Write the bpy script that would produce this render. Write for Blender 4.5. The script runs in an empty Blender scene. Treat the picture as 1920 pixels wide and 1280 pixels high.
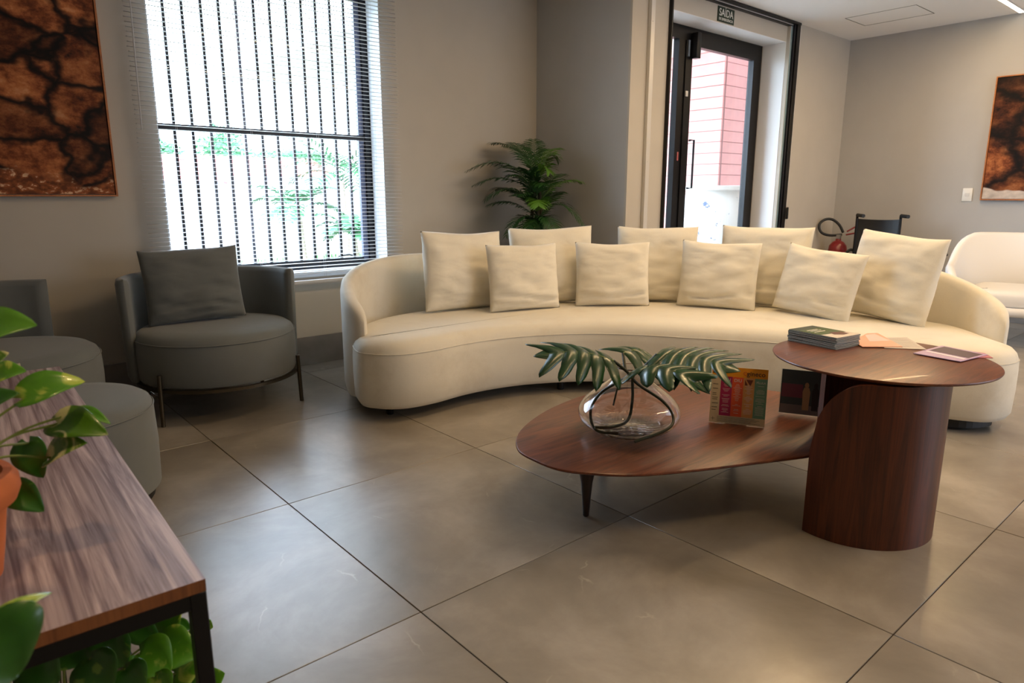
import bpy, bmesh, math, random
from mathutils import Vector, Matrix, noise
from mathutils.geometry import tessellate_polygon
random.seed(7)
PI = math.pi
S = bpy.context.scene
COL = S.collection

# ------------------------------------------------------------------ camera
H = 1.116
F = 1277.0
pitch = math.atan(273 / F)
a1 = math.atan(1514 / math.hypot(F, 273))
fw = Vector((math.cos(a1) * math.cos(pitch), math.sin(a1) * math.cos(pitch), -math.sin(pitch)))
rt = Vector((math.sin(a1), -math.cos(a1), 0))
up = rt.cross(fw)
cam = bpy.data.cameras.new('camera')
camo = bpy.data.objects.new('camera', cam)
COL.objects.link(camo)
camo.matrix_world = Matrix(((rt.x, up.x, -fw.x, 0), (rt.y, up.y, -fw.y, 0), (rt.z, up.z, -fw.z, H), (0, 0, 0, 1)))
cam.sensor_width = 36
cam.lens = 36 * F / 1920
cam.clip_start = 0.05
cam.clip_end = 300
cam.dof.use_dof = True
cam.dof.focus_distance = 2.9
cam.dof.aperture_fstop = 6.3
S.camera = camo

# ------------------------------------------------------------------ world, lights, exposure
S.view_settings.view_transform = 'Standard'
S.view_settings.look = 'None'
S.view_settings.gamma = 1
S.view_settings.use_curve_mapping = False
S.view_settings.exposure = 0.22
S.cycles.use_denoising = True
S.cycles.max_bounces = 10
S.cycles.diffuse_bounces = 5
S.cycles.glossy_bounces = 4
S.cycles.transparent_max_bounces = 16
S.cycles.transmission_bounces = 8
S.cycles.sample_clamp_indirect = 6
w = bpy.data.worlds.new('overcast_sky')
S.world = w
w.use_nodes = True
bg = w.node_tree.nodes['Background']
bg.inputs[0].default_value = (0.68, 0.82, 1.0, 1)
bg.inputs[1].default_value = 18.0

WARM = (1.0, 0.67, 0.33)
COOL = (0.72, 0.82, 1.0)

def area(name, loc, size, energy, color, rot=(0, 0, 0), portal=False, spread=180):
    l = bpy.data.lights.new(name, 'AREA')
    l.shape = 'RECTANGLE'
    l.size, l.size_y = size
    l.energy = energy
    l.color = color
    l.spread = math.radians(spread)
    o = bpy.data.objects.new(name, l)
    COL.objects.link(o)
    o.location = loc
    o.rotation_euler = rot
    if portal:
        l.cycles.is_portal = True
    return o

# portals only guide the sampling of the sky through the real openings
area('window_portal', (1.81, 4.60, 1.54), (1.5, 1.9), 1, (1, 1, 1), (-PI / 2, 0, 0), True)
area('door_portal', (5.27, 3.72, 1.23), (1.8, 2.5), 1, (1, 1, 1), (-PI / 2, 0, 0), True)
# linear warm profile lights recessed in the ceiling (one runs into the frame at the top right)
area('ceiling_profile_light', (4.5, 1.88, 2.622), (4.8, 0.03), 58, WARM)
area('ceiling_profile_light', (4.0, -0.25, 2.622), (4.4, 0.03), 52, WARM)
area('ceiling_downlight', (0.15, 0.75, 2.62), (0.12, 0.12), 3, WARM, spread=110)
# added cool fill, standing in for daylight from an assumed street front
area('front_fill_light', (5.2, -2.9, 1.35), (3.2, 2.0), 62, COOL, (PI / 2, 0, 0))

# ------------------------------------------------------------------ pixel helpers (turn a sight line into a world point)
CAMP = Vector((0, 0, H))
def ray(x, y):
    return fw * F + rt * (x - 960) - up * (y - 640)
def hit(x, y, ax, v):
    d = ray(x, y)
    return CAMP + d * ((v - CAMP[ax]) / d[ax])
def fl(x, y, z=0.0):
    return hit(x, y, 2, z)
def at(x, y, dep):
    return CAMP + ray(x, y) * (dep / F)

# ------------------------------------------------------------------ materials
def new_mat(name):
    m = bpy.data.materials.new(name)
    m.use_nodes = True
    nt = m.node_tree
    b = nt.nodes['Principled BSDF']
    return m, nt, b
def lin(c):
    return tuple(((v / 255) / 12.92 if v / 255 <= 0.04045 else ((v / 255 + 0.055) / 1.055) ** 2.4) for v in c)
def node(nt, t, **kw):
    n = nt.nodes.new(t)
    for k, v in kw.items():
        if k.startswith('_'):
            setattr(n, k[1:], v)
        else:
            n.inputs[k.replace('__', ' ')].default_value = v
    return n
def ramp(nt, stops):
    n = nt.nodes.new('ShaderNodeValToRGB')
    e = n.color_ramp.elements
    while len(e) < len(stops):
        e.new(0.5)
    for q, (p, c) in zip(e, stops):
        q.position = p
        q.color = (*c, 1) if len(c) == 3 else c
    return n
def plain(name, rgb, rough=0.6, metal=0.0, var=0.0, scale=30, bump=0.0, spec=0.5, coat=0.0, emis=None, sheen=0.0):
    m, nt, b = new_mat(name)
    c = lin(rgb)
    b.inputs['Base Color'].default_value = (*c, 1)
    b.inputs['Roughness'].default_value = rough
    b.inputs['Metallic'].default_value = metal
    b.inputs['Specular IOR Level'].default_value = spec
    b.inputs['Coat Weight'].default_value = coat
    b.inputs['Sheen Weight'].default_value = sheen
    if emis:
        b.inputs['Emission Color'].default_value = (*emis[0], 1)
        b.inputs['Emission Strength'].default_value = emis[1]
    tc = nt.nodes.new('ShaderNodeTexCoord')
    nz = node(nt, 'ShaderNodeTexNoise', Scale=scale, Detail=4.0)
    nt.links.new(tc.outputs['Object'], nz.inputs['Vector'])
    if var:
        r = ramp(nt, [(0.3, tuple(v * (1 - var) for v in c)), (0.7, tuple(min(1, v * (1 + var)) for v in c))])
        nt.links.new(nz.outputs['Fac'], r.inputs[0])
        nt.links.new(r.outputs[0], b.inputs['Base Color'])
    if bump:
        bp = node(nt, 'ShaderNodeBump', Strength=bump, Distance=0.01)
        nt.links.new(nz.outputs['Fac'], bp.inputs['Height'])
        nt.links.new(bp.outputs[0], b.inputs['Normal'])
    return m
def fabric(name, rgb, var=0.10, weave=900, wrinkle=0.0, stain=None):
    m, nt, b = new_mat(name)
    c = lin(rgb)
    b.inputs['Roughness'].default_value = 0.9
    b.inputs['Specular IOR Level'].default_value = 0.15
    b.inputs['Sheen Weight'].default_value = 0.25
    tc = nt.nodes.new('ShaderNodeTexCoord')
    n1 = node(nt, 'ShaderNodeTexNoise', Scale=6.0, Detail=5.0)
    n2 = node(nt, 'ShaderNodeTexNoise', Scale=float(weave), Detail=1.0)
    for n in (n1, n2):
        nt.links.new(tc.outputs['Object'], n.inputs['Vector'])
    r = ramp(nt, [(0.3, tuple(v * (1 - var) for v in c)), (0.7, tuple(min(1, v * (1 + var * .6)) for v in c))])
    nt.links.new(n1.outputs['Fac'], r.inputs[0])
    mx = node(nt, 'ShaderNodeMix', _data_type='RGBA', _blend_type='MULTIPLY')
    mx.inputs[0].default_value = 0.35
    r2 = ramp(nt, [(0.35, (0.62, 0.62, 0.62)), (0.65, (1, 1, 1))])
    nt.links.new(n2.outputs['Fac'], r2.inputs[0])
    nt.links.new(r.outputs[0], mx.inputs[6])
    nt.links.new(r2.outputs[0], mx.inputs[7])
    last = mx.outputs[2]
    if stain:
        n4 = node(nt, 'ShaderNodeTexNoise', Scale=3.2, Detail=8.0, Roughness=0.7)
        nt.links.new(tc.outputs['Object'], n4.inputs['Vector'])
        r4 = ramp(nt, [(0.52, (0, 0, 0)), (0.75, (0.35, 0.35, 0.35))])
        nt.links.new(n4.outputs['Fac'], r4.inputs[0])
        m2 = node(nt, 'ShaderNodeMix', _data_type='RGBA')
        m2.inputs[7].default_value = (*lin(stain), 1)
        nt.links.new(r4.outputs[0], m2.inputs[0])
        nt.links.new(last, m2.inputs[6])
        last = m2.outputs[2]
    nt.links.new(last, b.inputs['Base Color'])
    bp = node(nt, 'ShaderNodeBump', Strength=0.25, Distance=0.001)
    nt.links.new(n2.outputs['Fac'], bp.inputs['Height'])
    out = bp
    if wrinkle:
        mp = nt.nodes.new('ShaderNodeMapping')
        mp.inputs['Scale'].default_value = (4.0, 8.0, 7.0)
        n3 = node(nt, 'ShaderNodeTexNoise', Scale=1.0, Detail=2.0, Distortion=1.2)
        nt.links.new(tc.outputs['Object'], mp.inputs[0])
        nt.links.new(mp.outputs[0], n3.inputs['Vector'])
        b2 = node(nt, 'ShaderNodeBump', Strength=wrinkle, Distance=0.03)
        nt.links.new(n3.outputs['Fac'], b2.inputs['Height'])
        nt.links.new(bp.outputs[0], b2.inputs['Normal'])
        out = b2
    nt.links.new(out.outputs[0], b.inputs['Normal'])
    return m
def wood(name, dark, light, scale=(1, 14, 14), rough=0.4, coat=0.0, contrast=(0.3, 0.7), fine=1.0, dist=1.5):
    m, nt, b = new_mat(name)
    tc = nt.nodes.new('ShaderNodeTexCoord')
    mp = nt.nodes.new('ShaderNodeMapping')
    mp.inputs['Scale'].default_value = scale
    nt.links.new(tc.outputs['Object'], mp.inputs[0])
    n1 = node(nt, 'ShaderNodeTexNoise', Scale=2.0, Detail=6.0, Roughness=0.6, Distortion=dist)
    nt.links.new(mp.outputs[0], n1.inputs['Vector'])
    r = ramp(nt, [(contrast[0], lin(dark)), (contrast[1], lin(light))])
    nt.links.new(n1.outputs['Fac'], r.inputs[0])
    mp2 = nt.nodes.new('ShaderNodeMapping')
    mp2.inputs['Scale'].default_value = tuple(s * (7 if s > 3 else 2) for s in scale)
    nt.links.new(tc.outputs['Object'], mp2.inputs[0])
    n2 = node(nt, 'ShaderNodeTexNoise', Scale=3.0, Detail=3.0)
    nt.links.new(mp2.outputs[0], n2.inputs['Vector'])
    r2 = ramp(nt, [(0.3, (0.62, 0.58, 0.55)), (0.6, (1, 1, 1))])
    nt.links.new(n2.outputs['Fac'], r2.inputs[0])
    mx = node(nt, 'ShaderNodeMix', _data_type='RGBA', _blend_type='MULTIPLY')
    mx.inputs[0].default_value = 0.6 * fine
    nt.links.new(r.outputs[0], mx.inputs[6])
    nt.links.new(r2.outputs[0], mx.inputs[7])
    nt.links.new(mx.outputs[2], b.inputs['Base Color'])
    b.inputs['Roughness'].default_value = rough
    b.inputs['Coat Weight'].default_value = coat
    bp = node(nt, 'ShaderNodeBump', Strength=0.06, Distance=0.002)
    nt.links.new(n2.outputs['Fac'], bp.inputs['Height'])
    nt.links.new(bp.outputs[0], b.inputs['Normal'])
    return m
def thin_glass(name, tint=(0.97, 0.99, 1.0)):
    m = bpy.data.materials.new(name)
    m.use_nodes = True
    nt = m.node_tree
    nt.nodes.clear()
    out = nt.nodes.new('ShaderNodeOutputMaterial')
    tr = nt.nodes.new('ShaderNodeBsdfTransparent')
    tr.inputs[0].default_value = (*tint, 1)
    gl = nt.nodes.new('ShaderNodeBsdfGlossy')
    gl.inputs['Roughness'].default_value = 0.02
    fr = nt.nodes.new('ShaderNodeFresnel')
    fr.inputs[0].default_value = 1.45
    mx = nt.nodes.new('ShaderNodeMixShader')
    ge = nt.nodes.new('ShaderNodeNewGeometry')
    mf = node(nt, 'ShaderNodeMath', _operation='MULTIPLY_ADD')
    mf.inputs[1].default_value = -1
    mf.inputs[2].default_value = 1
    nt.links.new(ge.outputs['Backfacing'], mf.inputs[0])
    mm_ = node(nt, 'ShaderNodeMath', _operation='MULTIPLY')
    nt.links.new(fr.outputs[0], mm_.inputs[0])
    nt.links.new(mf.outputs[0], mm_.inputs[1])
    nt.links.new(mm_.outputs[0], mx.inputs[0])
    nt.links.new(tr.outputs[0], mx.inputs[1])
    nt.links.new(gl.outputs[0], mx.inputs[2])
    nt.links.new(mx.outputs[0], out.inputs[0])
    return m

M = {}
M['wall'] = plain('wall_paint', (184, 178, 167), 0.85, var=0.02, scale=5, bump=0.04, spec=0.2)
M['wall_grey'] = plain('grey_wall_paint', (174, 173, 171), 0.85, var=0.02, scale=5, bump=0.04, spec=0.2)
M['reveal'] = plain('white_reveal_paint', (226, 228, 230), 0.6)
M['ceiling'] = plain('ceiling_paint', (240, 240, 240), 0.9, bump=0.02)
M['grout'] = plain('grout', (70, 58, 48), 0.9)
M['black_metal'] = plain('black_powder_coated_metal', (14, 14, 16), 0.38, 0.3)
M['dark_metal'] = plain('dark_window_metal', (26, 27, 34), 0.42, 0.3)
M['alu'] = plain('white_aluminium', (205, 203, 198), 0.35, 0.2)
M['chrome'] = plain('brushed_steel', (170, 170, 170), 0.3, 1.0)
M['bronze'] = plain('dark_bronze_tube', (92, 84, 70), 0.32, 0.85)
M['slat'] = plain('blind_slat_enamel', (192, 190, 188), 0.42, 0.15)
M['cord'] = plain('blind_cord', (190, 190, 190), 0.7)
M['cream'] = fabric('cream_sofa_fabric', (228, 222, 206), 0.04, stain=(178, 160, 128))
M['cream_cushion'] = fabric('cream_cushion_fabric', (230, 225, 210), 0.04, wrinkle=0.22)
M['grey_fabric'] = fabric('grey_armchair_fabric', (112, 116, 114), 0.06)
M['grey_cushion'] = fabric('grey_cushion_fabric', (106, 110, 108), 0.06, wrinkle=0.22)
M['white_uph'] = plain('white_leatherette', (222, 220, 216), 0.5, bump=0.03)
M['walnut'] = wood('walnut_veneer', (76, 36, 18), (128, 70, 40), (1.6, 16, 16), 0.36, 0.05)
M['walnut_side'] = wood('walnut_veneer_vertical', (60, 25, 9), (108, 50, 20), (14, 14, 0.9), 0.42, 0.05)
M['laminate'] = wood('striped_laminate', (106, 82, 82), (192, 172, 172), (30, 0.9, 30), 0.45, 0.0, (0.38, 0.66), 0.7, 1.0)
M['laminate_edge'] = wood('laminate_edge_band', (112, 62, 28), (158, 98, 50), (9, 9, 1.2), 0.5)
M['black_plastic'] = plain('black_plastic', (18, 18, 18), 0.5)
M['terracotta'] = plain('terracotta', (190, 104, 56), 0.8, var=0.12, scale=14, bump=0.05)
M['soil'] = plain('soil', (48, 36, 26), 0.95, var=0.3, scale=60, bump=0.5)
M['stem'] = plain('green_stem', (112, 128, 52), 0.5, var=0.15)
M['dark_stem'] = plain('dark_stem', (44, 48, 26), 0.45, var=0.15)
M['trunk'] = plain('fibrous_trunk', (52, 50, 34), 0.9, var=0.3, scale=50, bump=0.5)
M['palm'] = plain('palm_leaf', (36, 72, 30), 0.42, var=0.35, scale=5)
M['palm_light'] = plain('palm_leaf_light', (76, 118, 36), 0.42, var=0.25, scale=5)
M['monstera'] = plain('monstera_leaf', (24, 62, 26), 0.30, var=0.25, scale=18, coat=0.1)
def pothos_mat(name, a, b_, thr):
    m, nt, b = new_mat(name)
    tc = nt.nodes.new('ShaderNodeTexCoord')
    mp = nt.nodes.new('ShaderNodeMapping')
    mp.inputs['Scale'].default_value = (22, 22, 22)
    n1 = node(nt, 'ShaderNodeTexNoise', Scale=1.0, Detail=4.0, Distortion=1.0)
    nt.links.new(tc.outputs['Object'], mp.inputs[0])
    nt.links.new(mp.outputs[0], n1.inputs['Vector'])
    r = ramp(nt, [(0.0, lin(tuple(v * .8 for v in a))), (thr - .04, lin(a)), (thr + .03, lin(b_))])
    nt.links.new(n1.outputs['Fac'], r.inputs[0])
    nt.links.new(r.outputs[0], b.inputs['Base Color'])
    b.inputs['Roughness'].default_value = 0.32
    b.inputs['Subsurface Weight'].default_value = 0.0
    b.inputs['Coat Weight'].default_value = 0.2
    return m
M['pothos'] = pothos_mat('pothos_leaf', (84, 146, 26), (170, 192, 80), 0.62)
M['pothos_dark'] = pothos_mat('pothos_leaf_dark', (48, 104, 24), (112, 154, 46), 0.66)
M['pothos_pale'] = pothos_mat('pothos_leaf_variegated', (78, 122, 24), (206, 204, 150), 0.54)
M['glass'] = thin_glass('window_glass')
M['acrylic'] = thin_glass('clear_acrylic', (0.93, 0.95, 0.96))
def solid_glass(name):
    m, nt, b = new_mat(name)
    b.inputs['Base Color'].default_value = (1, 1, 1, 1)
    b.inputs['Transmission Weight'].default_value = 1
    b.inputs['Roughness'].default_value = 0.0
    b.inputs['IOR'].default_value = 1.45
    return m
M['vase_glass'] = solid_glass('blown_glass')

def tile_mat():
    m, nt, b = new_mat('porcelain_floor_tile')
    tc = nt.nodes.new('ShaderNodeTexCoord')
    oi = nt.nodes.new('ShaderNodeObjectInfo')
    vm = node(nt, 'ShaderNodeVectorMath', _operation='ADD')
    mul = node(nt, 'ShaderNodeVectorMath', _operation='SCALE')
    mul.inputs[0].default_value = (13, 7, 3)
    nt.links.new(oi.outputs['Random'], mul.inputs[3])
    nt.links.new(tc.outputs['Object'], vm.inputs[0])
    nt.links.new(mul.outputs[0], vm.inputs[1])
    V = vm.outputs[0]
    n1 = node(nt, 'ShaderNodeTexNoise', Scale=2.2, Detail=9.0, Roughness=0.62, Distortion=0.3)
    nt.links.new(V, n1.inputs['Vector'])
    r1 = ramp(nt, [(0.28, lin((116, 109, 98))), (0.5, lin((142, 135, 124))), (0.70, lin((168, 162, 152)))])
    nt.links.new(n1.outputs['Fac'], r1.inputs[0])
    # light veins
    n2 = node(nt, 'ShaderNodeTexNoise', Scale=3.0, Detail=5.0, Roughness=0.65)
    nt.links.new(V, n2.inputs['Vector'])
    wv = node(nt, 'ShaderNodeVectorMath', _operation='MULTIPLY_ADD')
    nt.links.new(n2.outputs['Color'], wv.inputs[0])
    wv.inputs[1].default_value = (0.14, 0.14, 0.14)
    nt.links.new(V, wv.inputs[2])
    vo = node(nt, 'ShaderNodeTexVoronoi', Scale=2.1, _feature='DISTANCE_TO_EDGE')
    nt.links.new(wv.outputs[0], vo.inputs['Vector'])
    r2 = ramp(nt, [(0.0, (1, 1, 1)), (0.003, (0.6, 0.6, 0.6)), (0.008, (0, 0, 0))])
    nt.links.new(vo.outputs['Distance'], r2.inputs[0])
    n3 = node(nt, 'ShaderNodeTexNoise', Scale=7.0, Detail=2.0)
    nt.links.new(V, n3.inputs['Vector'])
    r3 = ramp(nt, [(0.57, (0, 0, 0)), (0.72, (1, 1, 1))])
    nt.links.new(n3.outputs['Fac'], r3.inputs[0])
    mm = node(nt, 'ShaderNodeMath', _operation='MULTIPLY')
    nt.links.new(r2.outputs[0], mm.inputs[0])
    nt.links.new(r3.outputs[0], mm.inputs[1])
    m2 = node(nt, 'ShaderNodeMath', _operation='MULTIPLY')
    nt.links.new(mm.outputs[0], m2.inputs[0])
    m2.inputs[1].default_value = 0.45
    mx = node(nt, 'ShaderNodeMix', _data_type='RGBA')
    nt.links.new(m2.outputs[0], mx.inputs[0])
    nt.links.new(r1.outputs[0], mx.inputs[6])
    mx.inputs[7].default_value = (*lin((205, 197, 184)), 1)
    nt.links.new(mx.outputs[2], b.inputs['Base Color'])
    b.inputs['Roughness'].default_value = 0.29
    b.inputs['Specular IOR Level'].default_value = 0.9
    return m
M['tile'] = tile_mat()
M['skirting'] = plain('skirting_tile', (128, 122, 116), 0.45, var=0.15, scale=7)

# ------------------------------------------------------------------ mesh helpers
def finish(bm, name, mat, parent=None, smooth=False, loc=None, rot=None):
    me = bpy.data.meshes.new(name)
    bmesh.ops.recalc_face_normals(bm, faces=bm.faces[:])
    bm.to_mesh(me)
    bm.free()
    mats = mat if isinstance(mat, (list, tuple)) else [mat]
    for m in mats:
        me.materials.append(m)
    if smooth:
        for p in me.polygons:
            p.use_smooth = True
        if smooth != 'all':
            me.set_sharp_from_angle(angle=math.radians(smooth if smooth is not True else 45))
    o = bpy.data.objects.new(name, me)
    COL.objects.link(o)
    if parent:
        o.parent = parent
    if loc is not None:
        o.location = loc
    if rot is not None:
        o.rotation_euler = rot
    return o
def props(o, label=None, cat=None, group=None, kind=None):
    if label: o['label'] = label
    if cat: o['category'] = cat
    if group: o['group'] = group
    if kind: o['kind'] = kind
    return o
def thing(name, label, cat, loc=(0, 0, 0), rz=0.0, group=None):
    o = bpy.data.objects.new(name, None)
    o.empty_display_size = 0.1
    COL.objects.link(o)
    o.location = loc
    o.rotation_euler = (0, 0, rz)
    return props(o, label, cat, group)
def copy_tree(o, parent=None):
    c = o.copy()
    COL.objects.link(c)
    c.parent = parent
    for ch in list(o.children):
        copy_tree(ch, c)
    return c
def bx(bm, x0, x1, y0, y1, z0, z1, mi=0, mtx=None):
    vs = [Vector((x, y, z)) for z in (z0, z1) for y in (y0, y1) for x in (x0, x1)]
    if mtx is not None:
        vs = [mtx @ v for v in vs]
    v = [bm.verts.new(p) for p in vs]
    for q in ((0, 2, 3, 1), (4, 5, 7, 6), (0, 1, 5, 4), (2, 6, 7, 3), (0, 4, 6, 2), (1, 3, 7, 5)):
        f = bm.faces.new([v[i] for i in q])
        f.material_index = mi
    return v
def box(name, mat, x0, x1, y0, y1, z0, z1, parent=None, bevel=0.0, seg=2, loc=None, rot=None):
    bm = bmesh.new()
    bx(bm, x0, x1, y0, y1, z0, z1)
    if bevel:
        bmesh.ops.bevel(bm, geom=bm.edges[:], offset=bevel, segments=seg, affect='EDGES', profile=0.5)
    return finish(bm, name, mat, parent, 40 if bevel else False, loc, rot)
def struct(name, mat, boxes):
    bm = bmesh.new()
    for b_ in boxes:
        bx(bm, *b_)
    o = finish(bm, name, mat)
    o['kind'] = 'structure'
    return o
def tube(bm, pts, r, seg=8, cap=True, mi=0):
    pts = [Vector(p) for p in pts]
    n = len(pts)
    rad = r if isinstance(r, (list, tuple)) else [r] * n
    rings = []
    T0 = (pts[1] - pts[0]).normalized()
    u = T0.orthogonal().normalized()
    for i, p in enumerate(pts):
        T = (pts[min(i + 1, n - 1)] - pts[max(i - 1, 0)]).normalized()
        u = (u - T * u.dot(T))
        u = u.normalized() if u.length > 1e-6 else T.orthogonal().normalized()
        v = T.cross(u)
        rings.append([bm.verts.new(p + (u * math.cos(2 * PI * k / seg) + v * math.sin(2 * PI * k / seg)) * rad[i]) for k in range(seg)])
    for a, b_ in zip(rings, rings[1:]):
        for k in range(seg):
            f = bm.faces.new((a[k], a[(k + 1) % seg], b_[(k + 1) % seg], b_[k]))
            f.material_index = mi
    if cap:
        bm.faces.new(rings[0][::-1]).material_index = mi
        bm.faces.new(rings[-1]).material_index = mi
def tube_obj(name, pts, r, mat, parent=None, seg=8):
    bm = bmesh.new()
    tube(bm, pts, r, seg)
    return finish(bm, name, mat, parent, 50)
def crom(P, n=8, closed=False):
    P = [Vector(p) for p in P]
    N = len(P)
    out = []
    rng = range(N) if closed else range(N - 1)
    for i in rng:
        if closed:
            a, b_, c, d = P[(i - 1) % N], P[i], P[(i + 1) % N], P[(i + 2) % N]
        else:
            a = P[i - 1] if i else P[0] * 2 - P[1]
            b_, c = P[i], P[i + 1]
            d = P[i + 2] if i + 2 < N else P[-1] * 2 - P[-2]
        for k in range(n):
            t = k / n
            out.append(0.5 * ((2 * b_) + (c - a) * t + (2 * a - 5 * b_ + 4 * c - d) * t * t + (3 * b_ - a - 3 * c + d) * t ** 3))
    if not closed:
        out.append(P[-1])
    return out
def lathe(bm, prof, seg=48, cap_bottom=True, cap_top=True, fn=None, mi=0):
    rings = []
    for r, z in prof:
        ring = []
        for k in range(seg):
            a = 2 * PI * k / seg
            p = Vector((r * math.cos(a), r * math.sin(a), z))
            if fn:
                p = fn(p, a)
            ring.append(bm.verts.new(p))
        rings.append(ring)
    for a, b_ in zip(rings, rings[1:]):
        for k in range(seg):
            bm.faces.new((a[k], a[(k + 1) % seg], b_[(k + 1) % seg], b_[k])).material_index = mi
    if cap_bottom:
        bm.faces.new(rings[0][::-1]).material_index = mi
    if cap_top:
        bm.faces.new(rings[-1]).material_index = mi
    return rings
def lathe_obj(name, prof, mat, parent=None, seg=48, loc=None, **kw):
    bm = bmesh.new()
    lathe(bm, prof, seg, **kw)
    return finish(bm, name, mat, parent, 40, loc)
def loft(bm, outline, layers, mi=0):
    """outline: closed list of 2D points; layers: (inset, z); rounded slab with flat caps"""
    n = len(outline)
    area2 = sum(outline[i].x * outline[(i + 1) % n].y - outline[(i + 1) % n].x * outline[i].y for i in range(n))
    sg = 1 if area2 > 0 else -1
    nor = []
    for i in range(n):
        t = (outline[(i + 1) % n] - outline[i - 1])
        nor.append(Vector((t.y, -t.x)).normalized() * sg)
    rings = []
    for ins, z in layers:
        rings.append([bm.verts.new((outline[i].x - nor[i].x * ins, outline[i].y - nor[i].y * ins, z)) for i in range(n)])
    for a, b_ in zip(rings, rings[1:]):
        for k in range(n):
            bm.faces.new((a[k], a[(k + 1) % n], b_[(k + 1) % n], b_[k])).material_index = mi
    for ring in (rings[0], rings[-1]):
        for t in tessellate_polygon([[v.co.copy() for v in ring]]):
            try:
                bm.faces.new([ring[i] for i in t]).material_index = mi
            except ValueError:
                pass
    return rings
def strip_plate(bm, pts, mi=0):
    bm.faces.new([bm.verts.new(p) for p in pts]).material_index = mi

def text_mesh(body, size, depth=0.0006):
    c = bpy.data.curves.new('lettering', 'FONT')
    c.body = body
    c.size = size
    c.extrude = depth
    c.align_x = 'CENTER'
    c.align_y = 'CENTER'
    o = bpy.data.objects.new('lettering', c)
    COL.objects.link(o)
    dg = bpy.context.evaluated_depsgraph_get()
    me = bpy.data.meshes.new_from_object(o.evaluated_get(dg))
    bpy.data.objects.remove(o)
    me.name = 'lettering'
    return me
def lettering(body, size, mat, parent, loc, rot, sx=1.0):
    me = text_mesh(body, size)
    me.materials.clear()
    me.materials.append(mat)
    o = bpy.data.objects.new('lettering', me)
    COL.objects.link(o)
    o.parent = parent
    o.location = loc
    o.rotation_euler = rot
    o.scale = (sx, 1, 1)
    return o

# ------------------------------------------------------------------ room shell
YW, XC, YD, XR, ZC = 4.29, 3.963, 3.314, 7.34, 2.635
XL, YB = -2.0, -3.0
OX0, OX1, OZ0, OZ1 = 1.09, 2.525, 0.62, 2.46      # window opening
DX0, DX1, DZ = 4.39, 6.14, 2.468                  # door opening
T = 0.25
struct('wall_window', M['wall'], [(XL - T, OX0, YW, YW + T, 0, ZC), (OX1, XC, YW, YW + T, 0, ZC), (OX0, OX1, YW, YW + T, 0, OZ0 - 0.03), (OX0, OX1, YW, YW + T, OZ1, ZC)])
struct('wall_alcove', M['wall_grey'], [(XC, 4.2, YD + 0.02, YW + T, 0, ZC)])
struct('wall_pillar', M['wall'], [(XC, 4.39, YD, YD + 0.02, 0, ZC), (4.2, 4.39, YD + 0.02, 3.64, 0, ZC)])
struct('wall_door', M['wall'], [(DX0, DX1, YD + 0.03, 3.64, DZ, ZC), (DX1, XR + T, YD, 3.64, 0, ZC)])
struct('wall_right', M['wall_grey'], [(XR, XR + T, YB - T, YD, 0, ZC)])
struct('wall_left', M['wall'], [(XL - T, XL, YB, YW, 0, ZC)])
struct('wall_back', M['wall'], [(XL - T, XR, YB - T, YB, 0, ZC)])
struct('ceiling', M['ceiling'], [(XL - T, XR + T, YB - T, YW + T, ZC, ZC + 0.12)])
# white painted reveals of the window and the door
struct('trim_1', M['reveal'], [(OX1 - 0.004, OX1, YW + 0.001, YW + 0.16, OZ0, OZ1), (OX0, OX0 + 0.004, YW + 0.001, YW + 0.16, OZ0, OZ1), (OX0, OX1, YW + 0.001, YW + 0.16, OZ1 - 0.004, OZ1), (OX0 - 0.01, OX1 + 0.01, YW - 0.012, YW + 0.16, OZ0 - 0.03, OZ0)])
struct('trim_2', M['reveal'], [(DX1 - 0.004, DX1, YD + 0.032, 3.57, 0, DZ), (DX0, DX1 - 0.004, YD + 0.032, 3.57, DZ - 0.004, DZ), (DX0, DX0 + 0.004, YD + 0.032, 3.57, 0, DZ - 0.004)])

# floor: grout bed and porcelain tiles one by one
fb = bmesh.new()
bx(fb, XL, XR, YB, YW, -0.03, -0.004)
bx(fb, DX0, DX1, YD, 3.64, -0.03, -0.004)
floor = finish(fb, 'floor', M['grout'])
floor['kind'] = 'structure'
PX, PY = 0.877, 0.886
GX, GY, gap = 0.903, 1.43, 0.0028
tile_cache = {}
ix = math.floor((XL - GX) / PX)
while GX + ix * PX < XR:
    iy = math.floor((YB - GY) / PY)
    while GY + iy * PY < YW:
        x0, x1 = max(XL, GX + ix * PX + gap / 2), min(XR, GX + (ix + 1) * PX - gap / 2)
        y0, y1 = max(YB, GY + iy * PY + gap / 2), min(YW, GY + (iy + 1) * PY - gap / 2)
        iy += 1
        if x1 - x0 < 0.01 or y1 - y0 < 0.01:
            continue
        key = (round(x1 - x0, 3), round(y1 - y0, 3))
        if key not in tile_cache:
            o = box('tile', M['tile'], -(x1 - x0) / 2, (x1 - x0) / 2, -(y1 - y0) / 2, (y1 - y0) / 2, -0.0035, 0, floor, 0.0012, 1)
            tile_cache[key] = o.data
        else:
            o = bpy.data.objects.new('tile', tile_cache[key])
            COL.objects.link(o)
            o.parent = floor
        o.location = ((x0 + x1) / 2, (y0 + y1) / 2, 0)
    ix += 1
o = box('tile', M['tile'], DX0, DX1, YD + 0.001, 3.64, -0.0035, 0, floor)

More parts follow.
